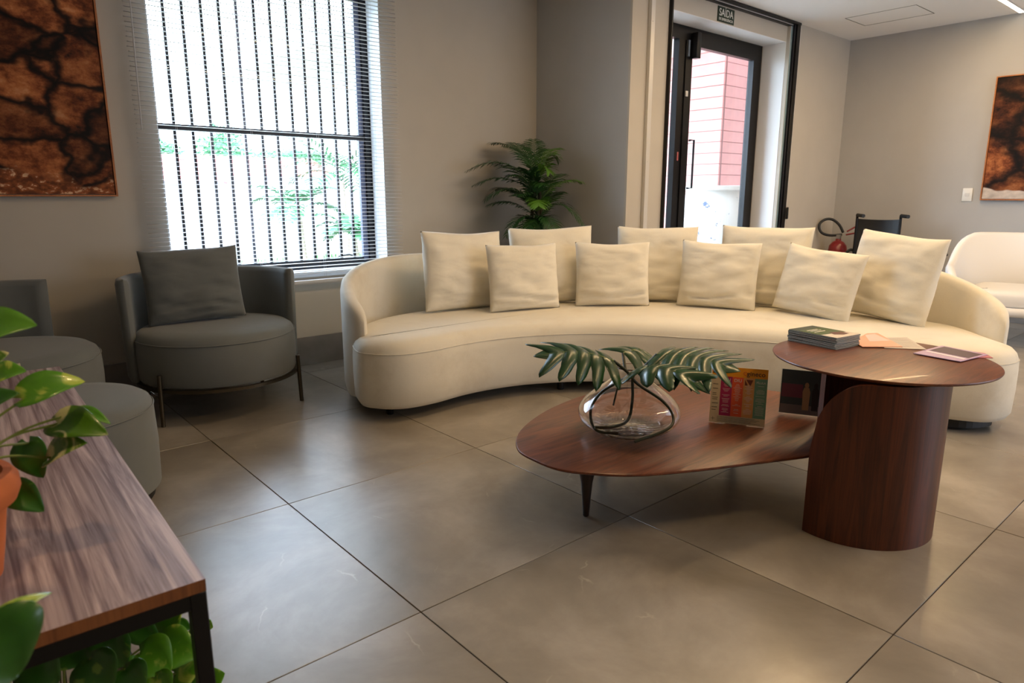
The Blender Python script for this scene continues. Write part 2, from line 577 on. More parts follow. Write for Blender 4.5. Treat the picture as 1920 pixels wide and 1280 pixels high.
# skirting of cut floor tiles along the window wall and alcove
def skirting(name, segs):
    root = bpy.data.objects.new(name, None)
    COL.objects.link(root)
    root['kind'] = 'structure'
    for s in segs:
        box('skirting_tile', M['skirting'], *s, 0, 0.19, root, 0.0015, 1)
segs = []
x = XL
cuts = [XL, -1.42, -0.52, 0.375, 1.27, 1.795, 2.69, 3.58, XC]
for a, b_ in zip(cuts, cuts[1:]):
    segs.append((a + 0.001, b_ - 0.001, YW - 0.012, YW - 0.0005))
skirting('baseboard_window', segs)
skirting('baseboard_alcove', [(XC - 0.012, XC - 0.0005, YD, YW - 0.013)])
skirting('baseboard_right', [(XR - 0.012, XR - 0.0005, YB + i * 0.9 + 0.001, min(YD, YB + (i + 1) * 0.9) - 0.001) for i in range(7)])
skirting('baseboard_door', [(6.31, XR - 0.013, YD - 0.012, YD - 0.0005)])

# ------------------------------------------------------------------ window_1
win = bpy.data.objects.new('window_1', None)
COL.objects.link(win)
win['kind'] = 'structure'
yf = YW + 0.17
bm = bmesh.new()
for b_ in [(OX0, OX0 + 0.05, yf, yf + 0.06, OZ0, OZ1), (OX1 - 0.045, OX1, yf, yf + 0.06, OZ0, OZ1), (OX0 + 0.05, OX1 - 0.045, yf, yf + 0.06, OZ1 - 0.05, OZ1), (OX0 + 0.05, OX1 - 0.045, yf, yf + 0.06, OZ0, OZ0 + 0.035)]:
    bx(bm, *b_)
finish(bm, 'window_frame', M['dark_metal'], win)
box('glass_pane', M['glass'], OX0 + 0.05, OX1 - 0.045, yf + 0.055, yf + 0.058, OZ0 + 0.035, OZ1 - 0.05, win)
box('transom', M['dark_metal'], OX0 + 0.05, OX1 - 0.045, yf + 0.01, yf + 0.05, 1.498, 1.531, win, 0.003, 1)
box('sash_stile', plain('sash_painted_reflection', (92, 98, 122), 0.4, 0.2), OX1 - 0.085, OX1 - 0.046, yf + 0.02, yf + 0.05, OZ0 + 0.035, OZ1 - 0.05, win)  # lighter blue-grey: the sash's reflection is put into its colour
box('sash_rail', M['dark_metal'], OX0 + 0.05, OX1 - 0.086, yf + 0.02, yf + 0.05, OZ0 + 0.036, OZ0 + 0.062, win)
mid = plain('grey_window_bar', (84, 82, 92), 0.4, 0.3)
for i, xx in enumerate([1.165, 1.244, 1.348, 1.456, 1.56, 1.665, 1.774, 1.876, 1.985, 2.088, 2.187, 2.29, 2.392]):
    if i == 0:
        continue
    bar = box('window_bar', mid if i == 5 else M['dark_metal'], -0.0085, 0.0085, -0.008, 0.008, OZ0 + 0.03, OZ1 - 0.05, win, loc=(xx, YW + 0.245, 0))
tube_obj('window_latch', [at(628, 484, 5.0), at(640, 479, 5.0), at(655, 477, 5.0), at(668, 480, 5.0)], 0.007, M['black_plastic'], win)

# ------------------------------------------------------------------ venetian blind
blind = thing('venetian_blind', 'wide pale venetian blind with open slats hanging over the barred window', 'blind', (1.795, 4.235, 0.555))
BX0, BX1 = 0.972, 2.618
hw = (BX1 - BX0) / 2
def slat_mesh():
    bm = bmesh.new()
    prof = [(-0.0125, 0.0), (-0.0045, 0.0018), (0.0045, 0.0018), (0.0125, 0.0)]
    th = 0.0005
    rows = []
    for xx in (-hw, hw):
        rows.append([bm.verts.new((xx, y, z + th)) for y, z in prof] + [bm.verts.new((xx, y, z - th)) for y, z in prof[::-1]])
    n = 8
    for k in range(n):
        bm.faces.new((rows[0][k], rows[0][(k + 1) % n], rows[1][(k + 1) % n], rows[1][k]))
    bm.faces.new(rows[0][::-1])
    bm.faces.new(rows[1])
    return bm
s0 = finish(slat_mesh(), 'slat', M['slat'], blind)
zz = 0.062
k = 0
while zz < 2.02:
    o = s0 if k == 0 else s0.copy()
    if k:
        COL.objects.link(o)
    o.location = (random.uniform(-0.004, 0.004), 0, zz)
    o.rotation_euler = (math.radians(3 + random.uniform(-2, 2)), random.uniform(-0.0006, 0.0006), 0)
    zz += 0.0245 if k > 3 else (0.009 if k < 3 else 0.02)
    k += 1
box('bottom_rail', M['slat'], -hw, hw, -0.013, 0.013, 0.0, 0.022, blind, 0.003, 2)
box('head_rail', M['slat'], -hw, hw, -0.02, 0.02, 2.03, 2.075, blind, 0.003, 2)
for xx in (-0.62, -0.2, 0.22, 0.63):
    bm = bmesh.new()
    for yy in (-0.0135, 0.0135):
        tube(bm, [(xx, yy, 0.02), (xx, yy, 2.03)], 0.0006, 4)
    finish(bm, 'ladder_cord', M['cord'], blind)
wa = hit(240, -40, 1, 4.205)
wb = hit(266, 243, 1, 4.205)
bl = Vector((1.795, 4.235, 0.555))
tube_obj('tilt_wand', [wa - bl, wb - bl], 0.0035, M['cord'], blind, 6)

# ------------------------------------------------------------------ door assembly
door = bpy.data.objects.new('door_1', None)
COL.objects.link(door)
door['kind'] = 'structure'
yd0, yd1 = 3.575, 3.63
bm = bmesh.new()
for b_ in [(6.025, DX1 - 0.005, yd0, yd1, 0, DZ - 0.005), (DX0 + 0.005, 6.025, yd0, yd1, 2.36, DZ - 0.005), (4.87, 4.955, yd0, yd1, 0, 2.36), (DX0 + 0.005, 4.43, yd0, yd1, 0, 2.36), (4.43, 4.87, yd0, yd1, 0, 0.06)]:
    bx(bm, *b_)
finish(bm, 'door_frame', M['black_metal'], door)
box('sidelight_glass', M['glass'], 4.43, 4.87, yd0 + 0.03, yd0 + 0.036, 0.06, 2.36, door)
bm = bmesh.new()
for b_ in [(4.957, 5.045, yd0 - 0.01, yd1 - 0.01, 0.008, 2.358), (5.99, 6.022, yd0 - 0.01, yd1 - 0.01, 0.008, 2.358), (5.045, 5.99, yd0 - 0.01, yd1 - 0.01, 2.325, 2.358), (5.045, 5.99, yd0 - 0.01, yd1 - 0.01, 0.008, 0.12)]:
    bx(bm, *b_)
leaf_o = finish(bm, 'door_leaf', M['black_metal'], door)
box('glass_pane', M['glass'], 5.045, 5.99, yd0 + 0.012, yd0 + 0.02, 0.12, 2.325, leaf_o)
bm = bmesh.new()
tube(bm, [(5.055, yd0 - 0.012, 1.575), (5.055, yd0 - 0.06, 1.575), (5.055, yd0 - 0.06, 1.18), (5.055, yd0 - 0.012, 1.18)], 0.0095, 8)
finish(bm, 'door_handle', M['black_metal'], leaf_o, 40)
box('door_closer', M['black_metal'], 5.02, 5.075, yd0 - 0.07, yd0 - 0.0105, 2.22, 2.42, leaf_o, 0.006)
box('closer_plate', plain('blue_steel_plate', (150, 165, 185), 0.3, 0.6), 4.978, 4.998, yd0 - 0.016, yd0 - 0.0105, 2.235, 2.36, leaf_o)
box('alarm_sensor', M['alu'], 4.962, 4.992, yd0 - 0.024, yd0 - 0.0105, 1.92, 1.965, leaf_o, 0.003)
box('lock_plate', plain('red_lock_tag', (170, 90, 90), 0.4), 4.905, 4.925, yd0 - 0.006, yd0 - 0.0005, 1.405, 1.475, door, 0.002)

# frameless glass partition frame at the front of the recess (black top track, right post, white stacking stile at left)
fr = bpy.data.objects.new('trim_3', None)
COL.objects.link(fr)
fr['kind'] = 'structure'
box('top_track', M['black_metal'], 4.39, 6.275, YD - 0.03, YD - 0.002, 2.612, 2.634, fr, 0.002, 1)
box('track_lip', M['alu'], 4.39, 6.175, YD - 0.002, YD + 0.029, 2.604, 2.612, fr)
box('track_seal', M['black_metal'], 4.39, 6.175, YD - 0.004, YD + 0.029, 2.596, 2.604, fr)
box('side_post', M['black_metal'], 6.205, 6.265, YD - 0.03, YD - 0.002, 0, 2.611, fr, 0.002, 1)
box('post_seal', M['dark_metal'], 6.176, 6.198, YD - 0.02, YD - 0.002, 0, 2.611, fr, 0.002, 1)
box('glass_edge', thin_glass('green_glass_edge', (0.8, 0.9, 0.95)), 6.145, 6.175, YD - 0.012, YD - 0.004, 0, 2.6, fr)
box('post_cover', M['alu'], 6.267, 6.292, YD - 0.02, YD - 0.001, 0, 2.634, fr)
box('latch', M['black_plastic'], 6.262, 6.29, YD - 0.045, YD - 0.0305, 0.9, 1.01, fr, 0.004)
st = bpy.data.objects.new('trim_4', None)
COL.objects.link(st)
st['kind'] = 'structure'
box('stacking_stile', plain('ivory_stile', (205, 196, 178), 0.28, 0.0), 4.215, 4.372, YD - 0.035, YD - 0.001, 0, ZC - 0.001, st, 0.003, 2)
box('channel', M['alu'], 4.135, 4.15, YD - 0.03, YD - 0.001, 0, ZC - 0.001, st, 0.002, 1)
box('channel_cover', M['alu'], 4.15, 4.2, YD - 0.014, YD - 0.001, 0, ZC - 0.001, st, 0.002, 1)
box('glass_gasket', M['black_metal'], 4.374, 4.388, YD - 0.03, YD - 0.001, 0, 2.611, st)
for z in (0.35, 1.36, 2.33):
    lathe_obj('screw', [(0.0001, 0.004), (0.005, 0.004), (0.008, 0.0)], M['chrome'], st, 10, None).location = (4.165, YD - 0.014, z)
    st.children[-1].rotation_euler = (PI / 2, 0, 0)

# emergency exit sign over the recess
sign = thing('exit_sign', 'dark green emergency exit sign above the glass door', 'sign', (5.15, YD + 0.029, 2.474))
box('plate', plain('dark_green_sign', (22, 44, 30), 0.6), -0.118, 0.118, -0.004, 0, 0, 0.112, sign)
wh = plain('sign_white', (225, 225, 220), 0.6)
lettering('SAÍDA', 0.078, wh, sign, (0, -0.0047, 0.068), (PI / 2, 0, 0), 0.92)
lettering('DE EMERGÊNCIA', 0.028, wh, sign, (0, -0.0047, 0.021), (PI / 2, 0, 0), 0.95)

# access hatch in the ceiling
h = [hit(*q, 2, ZC) for q in ((1583, 35), (1625, 46), (1755, 26))]
struct('trim_5', M['black_plastic'], [(6.40, 6.405, 2.385, 2.96, ZC - 0.0015, ZC), (6.805, 6.81, 2.385, 2.96, ZC - 0.0015, ZC), (6.405, 6.805, 2.955, 2.96, ZC - 0.0015, ZC), (6.405, 6.805, 2.385, 2.39, ZC - 0.0015, ZC)])
# linear ceiling light, the visible end of the long warm profile
led = thing('linear_ceiling_light', 'thin glowing white strip light in the ceiling at the top right corner', 'ceiling light', (6.05, 1.88, ZC - 0.012))
box('profile', M['alu'], 0, 1.25, -0.022, 0.022, 0.004, 0.0118, led)
box('diffuser', plain('led_diffuser', (255, 250, 240), 0.5, emis=((1.0, 0.88, 0.7), 7.0)), 0.01, 1.24, -0.017, 0.017, 0.0, 0.004, led)

# ------------------------------------------------------------------ light switch
sw = thing('light_switch', 'white rectangular light switch plate left of the right-hand rock picture', 'switch', (XR - 0.001, 2.111, 1.067))
box('plate', plain('switch_plastic', (225, 225, 222), 0.35), -0.008, 0, -0.04, 0.04, 0, 0.118, sw, 0.003)
box('rocker', plain('switch_rocker', (205, 205, 204), 0.35), -0.011, -0.008, -0.018, 0.018, 0.045, 0.073, sw, 0.001, 1)

# ------------------------------------------------------------------ rock pictures (flat prints in thin wooden frames)
def rock_mat(name, seed, warm=1.0, sand=None, scale=2.6):
    m, nt, b = new_mat(name)
    tc = nt.nodes.new('ShaderNodeTexCoord')
    mp = nt.nodes.new('ShaderNodeMapping')
    mp.inputs['Location'].default_value = (seed, seed * .7, seed * .3)
    mp.inputs['Scale'].default_value = (1, 1, 1.35)
    nt.links.new(tc.outputs['Object'], mp.inputs[0])
    n0 = node(nt, 'ShaderNodeTexNoise', Scale=2.6, Detail=4.0, Roughness=0.6)
    nt.links.new(mp.outputs[0], n0.inputs['Vector'])
    add = node(nt, 'ShaderNodeVectorMath', _operation='MULTIPLY_ADD')
    nt.links.new(n0.outputs['Color'], add.inputs[0])
    add.inputs[1].default_value = (0.34, 0.34, 0.34)
    nt.links.new(mp.outputs[0], add.inputs[2])
    ve = node(nt, 'ShaderNodeTexVoronoi', Scale=scale, _feature='DISTANCE_TO_EDGE')
    vc = node(nt, 'ShaderNodeTexVoronoi', Scale=scale)
    for v in (ve, vc):
        nt.links.new(add.outputs[0], v.inputs['Vector'])
    nd = node(nt, 'ShaderNodeTexNoise', Scale=7.0, Detail=10.0, Roughness=0.68, Distortion=0.0)
    nt.links.new(mp.outputs[0], nd.inputs['Vector'])
    rd = ramp(nt, [(0.34, lin((38, 20, 12))), (0.46, lin((128, 68, 36))), (0.58, lin((190, 118, 70))), (0.72, lin((226, 166, 118)))])
    nt.links.new(nd.outputs['Fac'], rd.inputs[0])
    sep = nt.nodes.new('ShaderNodeSeparateColor')
    nt.links.new(vc.outputs['Color'], sep.inputs[0])
    rc = ramp(nt, [(0.1, (0.18, 0.16, 0.15)), (0.45, (0.62, 0.58, 0.54)), (0.9, (1.0, 0.97, 0.92))])
    nt.links.new(sep.outputs[0], rc.inputs[0])
    mx = node(nt, 'ShaderNodeMix', _data_type='RGBA', _blend_type='MULTIPLY')
    mx.inputs[0].default_value = 1
    nt.links.new(rd.outputs[0], mx.inputs[6])
    nt.links.new(rc.outputs[0], mx.inputs[7])
    re = ramp(nt, [(0.0, (0.02, 0.02, 0.02)), (0.03, (0.10, 0.09, 0.09)), (0.12, (1, 1, 1))])
    nt.links.new(ve.outputs['Distance'], re.inputs[0])
    m2 = node(nt, 'ShaderNodeMix', _data_type='RGBA', _blend_type='MULTIPLY')
    m2.inputs[0].default_value = 1
    nt.links.new(mx.outputs[2], m2.inputs[6])
    nt.links.new(re.outputs[0], m2.inputs[7])
    last = m2.outputs[2]
    if sand:
        kind, z0, col, soft = sand
        sx = nt.nodes.new('ShaderNodeSeparateXYZ')
        nt.links.new(tc.outputs['Object'], sx.inputs[0])
        n9 = node(nt, 'ShaderNodeTexNoise', Scale=3.0, Detail=2.0)
        nt.links.new(tc.outputs['Object'], n9.inputs['Vector'])
        ma = node(nt, 'ShaderNodeMath', _operation='MULTIPLY_ADD')
        nt.links.new(n9.outputs['Fac'], ma.inputs[0])
        ma.inputs[1].default_value = 0.35
        nt.links.new(sx.outputs['Z'], ma.inputs[2])
        mr = node(nt, 'ShaderNodeMapRange')
        mr.inputs['From Min'].default_value = z0 + 0.17
        mr.inputs['From Max'].default_value = z0 + 0.17 + soft
        mr.inputs['To Min'].default_value = 1
        mr.inputs['To Max'].default_value = 0
        nt.links.new(ma.outputs[0], mr.inputs['Value'])
        nsp = node(nt, 'ShaderNodeTexNoise', Scale=34.0 if kind == 'speck' else 14.0, Detail=5.0)
        nt.links.new(mp.outputs[0], nsp.inputs['Vector'])
        if kind == 'speck':
            rs = ramp(nt, [(0.4, lin((96, 52, 28))), (0.58, lin(col)), (0.64, lin((216, 176, 140)))])
        else:
            rs = ramp(nt, [(0.3, lin(tuple(v * .8 for v in col))), (0.7, lin(col))])
        nt.links.new(nsp.outputs['Fac'], rs.inputs[0])
        m3 = node(nt, 'ShaderNodeMix', _data_type='RGBA')
        nt.links.new(mr.outputs[0], m3.inputs[0])
        nt.links.new(last, m3.inputs[6])
        nt.links.new(rs.outputs[0], m3.inputs[7])
        last = m3.outputs[2]
    nt.links.new(last, b.inputs['Base Color'])
    b.inputs['Roughness'].default_value = 0.6
    b.inputs['Specular IOR Level'].default_value = 0.2
    return m
framem = wood('picture_frame_wood', (150, 86, 40), (190, 120, 62), (8, 8, 8), 0.5)
pic = thing('rock_picture', 'tall framed photograph of dark brown boulders left of the window', 'picture', (0.2, YW - 0.001, 1.113))
PW, PH = 0.65, 1.5
box('canvas', rock_mat('boulder_print', 3.1, sand=('speck', 0.10, (150, 84, 46), 0.05), scale=3.3), -PW + 0.012, PW - 0.012, -0.03, -0.002, 0.012, PH - 0.012, pic)
for b_ in [(-PW, PW, 0, 0.009), (-PW, PW, PH - 0.009, PH)]:
    box('frame_rail', framem, b_[0], b_[1], -0.038, 0, b_[2], b_[3], pic)
for x0 in (-PW, PW - 0.009):
    box('frame_stile', framem, x0, x0 + 0.009, -0.038, 0, 0.009, PH - 0.009, pic)
pic2 = thing('rock_picture', 'framed photograph of smooth rocks above pale sand on the right wall', 'picture', (XR - 0.001, 1.35, 1.078))
PW, PH = 0.65, 1.053
box('canvas', rock_mat('smooth_rock_print', 8.3, sand=('plain', 0.09, (206, 192, 180), 0.012), scale=1.5), -0.03, -0.002, -PW + 0.012, PW - 0.012, 0.012, PH - 0.012, pic2)
for z0 in (0, PH - 0.009):
    box('frame_rail', framem, -0.038, 0, -PW, PW, z0, z0 + 0.009, pic2)
for y0 in (-PW, PW - 0.009):
    box('frame_stile', framem, -0.038, 0, y0, y0 + 0.009, 0.009, PH - 0.009, pic2)

# ------------------------------------------------------------------ cushions
def pillow_mesh(wd, ht, th, seed, sag=0.008, n=30):
    bm = bmesh.new()
    def P(u, v, s):
        pin = 0.035
        x = wd / 2 * u * (1 - pin * (1 - v * v) * abs(u) ** 3)
        z = ht / 2 * v * (1 - pin * (1 - u * u) * abs(v) ** 3)
        z -= sag * max(0, v) ** 2 * (1 - u * u) * (0.6 + 0.5 * math.sin(3 * u + seed))
        e = max(0.0, (1 - abs(u) ** 3.2)) * max(0.0, (1 - abs(v) ** 3.2))
        low = 1.0 + 0.22 * (-v) * (1 - u * u)
        y = s * (th / 2 * e ** 0.55 * low)
        nv = Vector((u * 1.6 + seed, v * 3.2, s * 2.0))
        cr = noise.noise(nv) * 0.016 + noise.noise(nv * 2.3 + Vector((0, v * 2, 0))) * 0.009
        # creases that run in from the corners and along the foot
        crease = -0.015 * math.exp(-((v + 0.62 + 0.10 * math.sin(2.2 * u + seed)) / 0.045) ** 2) - 0.011 * math.exp(-((v + 0.80 + 0.05 * math.cos(3 * u - seed)) / 0.035) ** 2)
        crease += -0.010 * math.exp(-((v - 0.55 + 0.5 * u) / 0.05) ** 2) * max(0, u) - 0.006 * math.exp(-((v - 0.35 - 0.55 * u) / 0.06) ** 2) * max(0, -u)
        y += s * (cr + crease) * min(1, e * 2.2)
        return Vector((x, y, z + ht / 2))
    grids = []
    for s in (-1, 1):
        g = [[None] * (n + 1) for _ in range(n + 1)]
        for i in range(n + 1):
            for j in range(n + 1):
                u, v = 2 * i / n - 1, 2 * j / n - 1
                u, v = math.sin(u * PI / 2) * 0.35 + u * 0.65, math.sin(v * PI / 2) * 0.35 + v * 0.65
                border = i in (0, n) or j in (0, n)
                if border and s == 1:
                    g[i][j] = grids[0][i][j]
                else:
                    g[i][j] = bm.verts.new(P(u, v, s))
        grids.append(g)
        for i in range(n):
            for j in range(n):
                bm.faces.new((g[i][j], g[i + 1][j], g[i + 1][j + 1], g[i][j + 1]))
    return bm
def cushion(label, bc, yaw, wd, ht, th, tilt, roll, mat, group, seed, name='cushion'):
    """bc bottom centre; yaw heading of the front face normal; tilt leans back"""
    o = finish(pillow_mesh(wd, ht, th, seed), name, mat, None, 'all')
    fx, fy = math.cos(yaw), math.sin(yaw)
    # local -Y is the front
    Rz = Matrix.Rotation(yaw + PI / 2, 4, 'Z')
    Rx = Matrix.Rotation(-tilt, 4, 'X')
    Ry = Matrix.Rotation(roll, 4, 'Y')
    o.matrix_world = Matrix.Translation(bc) @ Rz @ Rx @ Ry
    props(o, label, 'cushion', group)
    return o

# ------------------------------------------------------------------ curved sofa
sofa = thing('curved_sofa', 'long curved cream fabric sofa behind the coffee table', 'sofa', (3.1, 2.4, 0))
SL = Vector((3.1, 2.4, 0))
front = [(1.60, 3.07), (1.625, 2.93), (1.73, 2.835), (1.90, 2.81), (2.12, 2.83), (2.34, 2.81), (2.56, 2.74), (2.83, 2.575), (3.02, 2.35), (3.16, 2.12), (3.33, 1.86), (3.46, 1.60), (3.55, 1.32), (3.60, 1.06), (3.68, 0.88), (3.79, 0.815), (3.93, 0.82), (4.05, 0.92)]
back = [(4.32, 1.20), (4.37, 1.55), (4.30, 2.0), (4.08, 2.45), (3.72, 2.90), (3.28, 3.27), (2.82, 3.50), (2.40, 3.60), (2.02, 3.55), (1.76, 3.38)]
out = crom([Vector((a, b_)) - SL.xy for a, b_ in front + back], 6, True)
bm = bmesh.new()
loft(bm, out, [(0.05, 0.055), (0.015, 0.065), (0.0, 0.09), (-0.004, 0.2), (-0.003, 0.30), (0.0, 0.345), (0.012, 0.378), (0.035, 0.402), (0.07, 0.415), (0.13, 0.42)])
finish(bm, 'seat', M['cream'], sofa, 'all')
# seam around the seat edge
bm = bmesh.new()
ring = [Vector((p.x, p.y, 0.349)) for p in out]
n = len(ring)
rr = []
for i in range(n):
    t = (ring[(i + 1) % n] - ring[i - 1]).normalized()
    nn = Vector((t.y, -t.x, 0))
    rr.append([bm.verts.new(ring[i] + nn * o1 + Vector((0, 0, o2))) for o1, o2 in ((0.0005, 0.0016), (0.0022, 0.0), (0.0005, -0.0016), (-0.002, 0))])
for i in range(n):
    a, b_ = rr[i], rr[(i + 1) % n]
    for q in range(4):
        bm.faces.new((a[q], a[(q + 1) % 4], b_[(q + 1) % 4], b_[q]))
finish(bm, 'seam', M['cream'], sofa, 'all')
path = crom([Vector((a, b_, 0)) - SL for a, b_ in [(1.672, 3.10), (1.704, 3.31), (1.835, 3.545), (2.06, 3.685), (2.40, 3.725), (2.85, 3.60), (3.33, 3.36), (3.78, 3.00), (4.16, 2.53), (4.37, 2.06), (4.415, 1.60), (4.34, 1.24), (4.20, 1.03), (4.05, 0.92)]], 7)
L = [0]
for a, b_ in zip(path, path[1:]):
    L.append(L[-1] + (b_ - a).length)
tot = L[-1]
def hz(d):   # top height as a function of the distance to the nearer end
    t = min(1.0, d / 1.05)
    return 0.53 + 0.225 * math.sin(t * PI / 2) ** 0.95
bm = bmesh.new()
rings = []
for i, p in enumerate(path):
    t = (path[min(i + 1, len(path) - 1)] - path[max(i - 1, 0)]).normalized()
    nn = Vector((t.y, -t.x, 0))
    d = min(L[i], tot - L[i])
    e = min(1, d / 0.14)
    ht = 0.036 * math.sqrt(max(0.0, 1 - (1 - e) ** 2)) + 0.004
    zt = hz(d) - 0.05 * (1 - math.sqrt(max(0, 1 - (1 - e) ** 2)))
    zb = 0.06 + 0.02 * (1 - e)
    pr = [(-1, 0.10), (-1, .35), (-1, zt - 0.045), (-0.86, zt - 0.018), (-0.5, zt - 0.003), (0, zt), (0.5, zt - 0.003), (0.86, zt - 0.018), (1, zt - 0.045), (1, .35), (1, 0.10), (0.8, zb), (-0.8, zb)]
    rings.append([bm.verts.new(p + nn * (ht * a) + Vector((0, 0, z))) for a, z in pr])
for a, b_ in zip(rings, rings[1:]):
    for k in range(13):
        bm.faces.new((a[k], a[(k + 1) % 13], b_[(k + 1) % 13], b_[k]))
bm.faces.new(rings[0])
bm.faces.new(rings[-1][::-1])
finish(bm, 'backrest', M['cream'], sofa, 70)
for fx, fy in ((1.745, 3.0), (3.83, 0.93), (2.75, 2.75), (3.42, 1.9)):
    o = lathe_obj('foot', [(0.018, 0.0), (0.02, 0.004), (0.02, 0.058)], M['black_plastic'], sofa, 16)
    o.location = (fx - SL.x, fy - SL.y, 0)
bm = bmesh.new()
loft(bm, crom([Vector((a, b_)) - SL.xy for a, b_ in [(3.62, 1.25), (3.68, 1.0), (3.80, 0.895), (3.92, 0.89), (4.03, 1.02), (4.17, 1.3), (4.1, 1.7), (3.7, 1.7)]], 5, True), [(0, 0.012), (0, 0.056)])
finish(bm, 'plinth', M['black_plastic'], sofa)

sofa_c = Vector((2.25, 1.75))
def sc(lbl, bx_, by_, wd, ht, th, tilt, roll, seed, grp, yawoff=0.0, z=0.421):
    yaw = math.atan2(sofa_c.y - by_, sofa_c.x - bx_) + yawoff
    return cushion(lbl, (bx_, by_, z), yaw, wd, ht, th, tilt, roll, M['cream_cushion'], grp, seed)
G1, G2 = 'large back cushions on the curved sofa', 'small front cushions on the curved sofa'
CUSH = [
    ('large cream cushion at the left end of the sofa, nearest the window', 2.54, 3.385, .585, .485, .16, .13, .03, 1.0, G1, .12),
    ('large cream cushion directly in front of the tall potted palm', 3.13, 3.21, .57, .50, .16, .12, -.02, 2.3, G1, .05),
    ('large cream cushion in the middle of the sofa, below the white partition stile', 3.70, 2.82, .53, .50, .16, .12, .0, 3.1, G1, .0),
    ('large cream cushion in front of the bright door recess, right of the outdoor jar', 4.05, 2.26, .585, .51, .16, .12, .0, 4.4, G1, -.10),
    ('largest cream cushion at the right end of the sofa, leaning beside the armrest', 4.13, 1.54, .53, .495, .17, .16, .07, 5.7, G1, -.15),
    ('small cream cushion overlapping the leftmost large cushion', 2.80, 3.115, .485, .41, .14, .16, .0, 6.2, G2, .12),
    ('small cream cushion second from the left, standing before the palm-side gap', 3.33, 2.87, .48, .41, .14, .16, .0, 7.9, G2, .08),
    ('small cream cushion third from the left, in front of the outdoor jar', 3.755, 2.39, .485, .42, .14, .16, .02, 8.6, G2, .0),
    ('small cream cushion overlapping the rightmost large cushion', 3.93, 1.87, .485, .405, .15, .22, .10, 9.4, G2, -.12),
]
for c in CUSH:
    sc(c[0], c[1], c[2], c[3], c[4], c[5], c[6], c[7], c[8], c[9], c[10])

# ------------------------------------------------------------------ grey armchairs
def armchair(label, loc, face, span=1.62):
    """round seat, wrap-around shell back, metal ring and four tube legs; face = heading of the open side"""
    t = thing('armchair', label, 'armchair', loc, face, 'grey round armchairs by the window wall')
    R_ = 0.398
    prof = [(0.001, 0.185), (R_ - 0.03, 0.185), (R_ - 0.008, 0.192), (R_, 0.21), (R_ + 0.003, 0.31), (R_, 0.395), (R_ - 0.012, 0.424), (R_ - 0.04, 0.443), (R_ - 0.12, 0.451), (0.001, 0.455)]
    lathe_obj('seat', prof, M['grey_fabric'], t, 72, cap_bottom=False, cap_top=False)
    bm = bmesh.new()
    tor = [(R_ + 0.001 + 0.0025 * math.cos(a), 0.402 + 0.0025 * math.sin(a)) for a in [i * PI / 3 for i in range(7)]]
    lathe(bm, tor, 72, False, False)
    finish(bm, 'seam', M['grey_fabric'], t, 'all')
    # shell
    bm = bmesh.new()
    rings = []
    N = 60
    for i in range(N + 1):
        a = PI - span + 2 * span * i / N
        e = min(i, N - i) / 2.0
        th_ = 0.026 * math.sqrt(max(0, 1 - (1 - min(1, e)) ** 2)) + 0.004
        rm = R_ + 0.012
        zt = 0.715
        flare = 0.02
        pr = [(-1, .22), (-1, zt - 0.03), (-.8, zt - 0.008), (0, zt), (.8, zt - 0.008), (1, zt - 0.03), (1, .22), (.6, .19), (-.6, .19)]
        rings.append([bm.verts.new(((rm + th_ * q + flare * (z - .2)) * math.cos(a), (rm + th_ * q + flare * (z - .2)) * math.sin(a), z)) for q, z in pr])
    for a, b_ in zip(rings, rings[1:]):
        for k in range(9):
            bm.faces.new((a[k], a[(k + 1) % 9], b_[(k + 1) % 9], b_[k]))
    bm.faces.new(rings[0])
    bm.faces.new(rings[-1][::-1])
    finish(bm, 'shell_back', M['grey_fabric'], t, 60)
    bm = bmesh.new()
    lathe(bm, [(R_ - 0.012, 0.168), (R_ + 0.008, 0.168), (R_ + 0.008, 0.184), (R_ - 0.012, 0.184), (R_ - 0.012, 0.168)], 72, False, False)
    finish(bm, 'base_ring', M['bronze'], t, 30)
    for da in (-1.0, 1.0, 2.3, -2.3):
        rr_ = R_ + 0.022
        x_, y_ = rr_ * math.cos(da), rr_ * math.sin(da)
        lg = tube_obj('leg', [(x_, y_, 0.0), (x_ * .985, y_ * .985, 0.26)], 0.0105, M['bronze'], t, 12)
        tube_obj('bracket', [(x_ * .99, y_ * .99, 0.176), (x_ * .95, y_ * .95, 0.176)], 0.008, M['bronze'], lg, 8)
    return t
ac = armchair('grey armchair with a wrap-around back in front of the window', (1.148, 3.765, 0), -PI / 2 - 0.03)
ac2 = copy_tree(ac)
ac2.location = (0.185, 3.70, 0)
ac2.rotation_euler.z = -0.62
ac2['label'] = 'grey armchair in the dark corner under the left rock picture, cut off by the frame'
cushion('grey square cushion leaning in the armchair by the window', (1.085, 3.84, 0.455), -PI / 2 - 0.10, .49, .395, .15, .15, -0.03, M['grey_cushion'], None, 11.0)

# round pouf beside the console
pf = thing('pouf', 'round grey upholstered pouf between the wooden console and the armchairs', 'pouf', (0.285, 2.85, 0))
R_ = 0.315
lathe_obj('upholstery', [(0.001, 0.03), (R_ - 0.02, 0.03), (R_, 0.045), (R_ + 0.004, 0.20), (R_, 0.345), (R_ - 0.01, 0.372), (R_ - 0.035, 0.388), (R_ - 0.1, 0.395), (0.001, 0.398)], M['grey_fabric'], pf, 72, cap_bottom=False, cap_top=False)
lathe_obj('base', [(0.001, 0.0), (R_ - 0.025, 0.0), (R_ - 0.02, 0.03)], M['black_plastic'], pf, 48, cap_bottom=False, cap_top=False)
bm = bmesh.new()
lathe(bm, [(R_ + 0.001 + 0.0022 * math.cos(a), 0.352 + 0.0022 * math.sin(a)) for a in [i * PI / 3 for i in range(7)]], 72, False, False)
finish(bm, 'seam', M['grey_fabric'], pf, 'all')

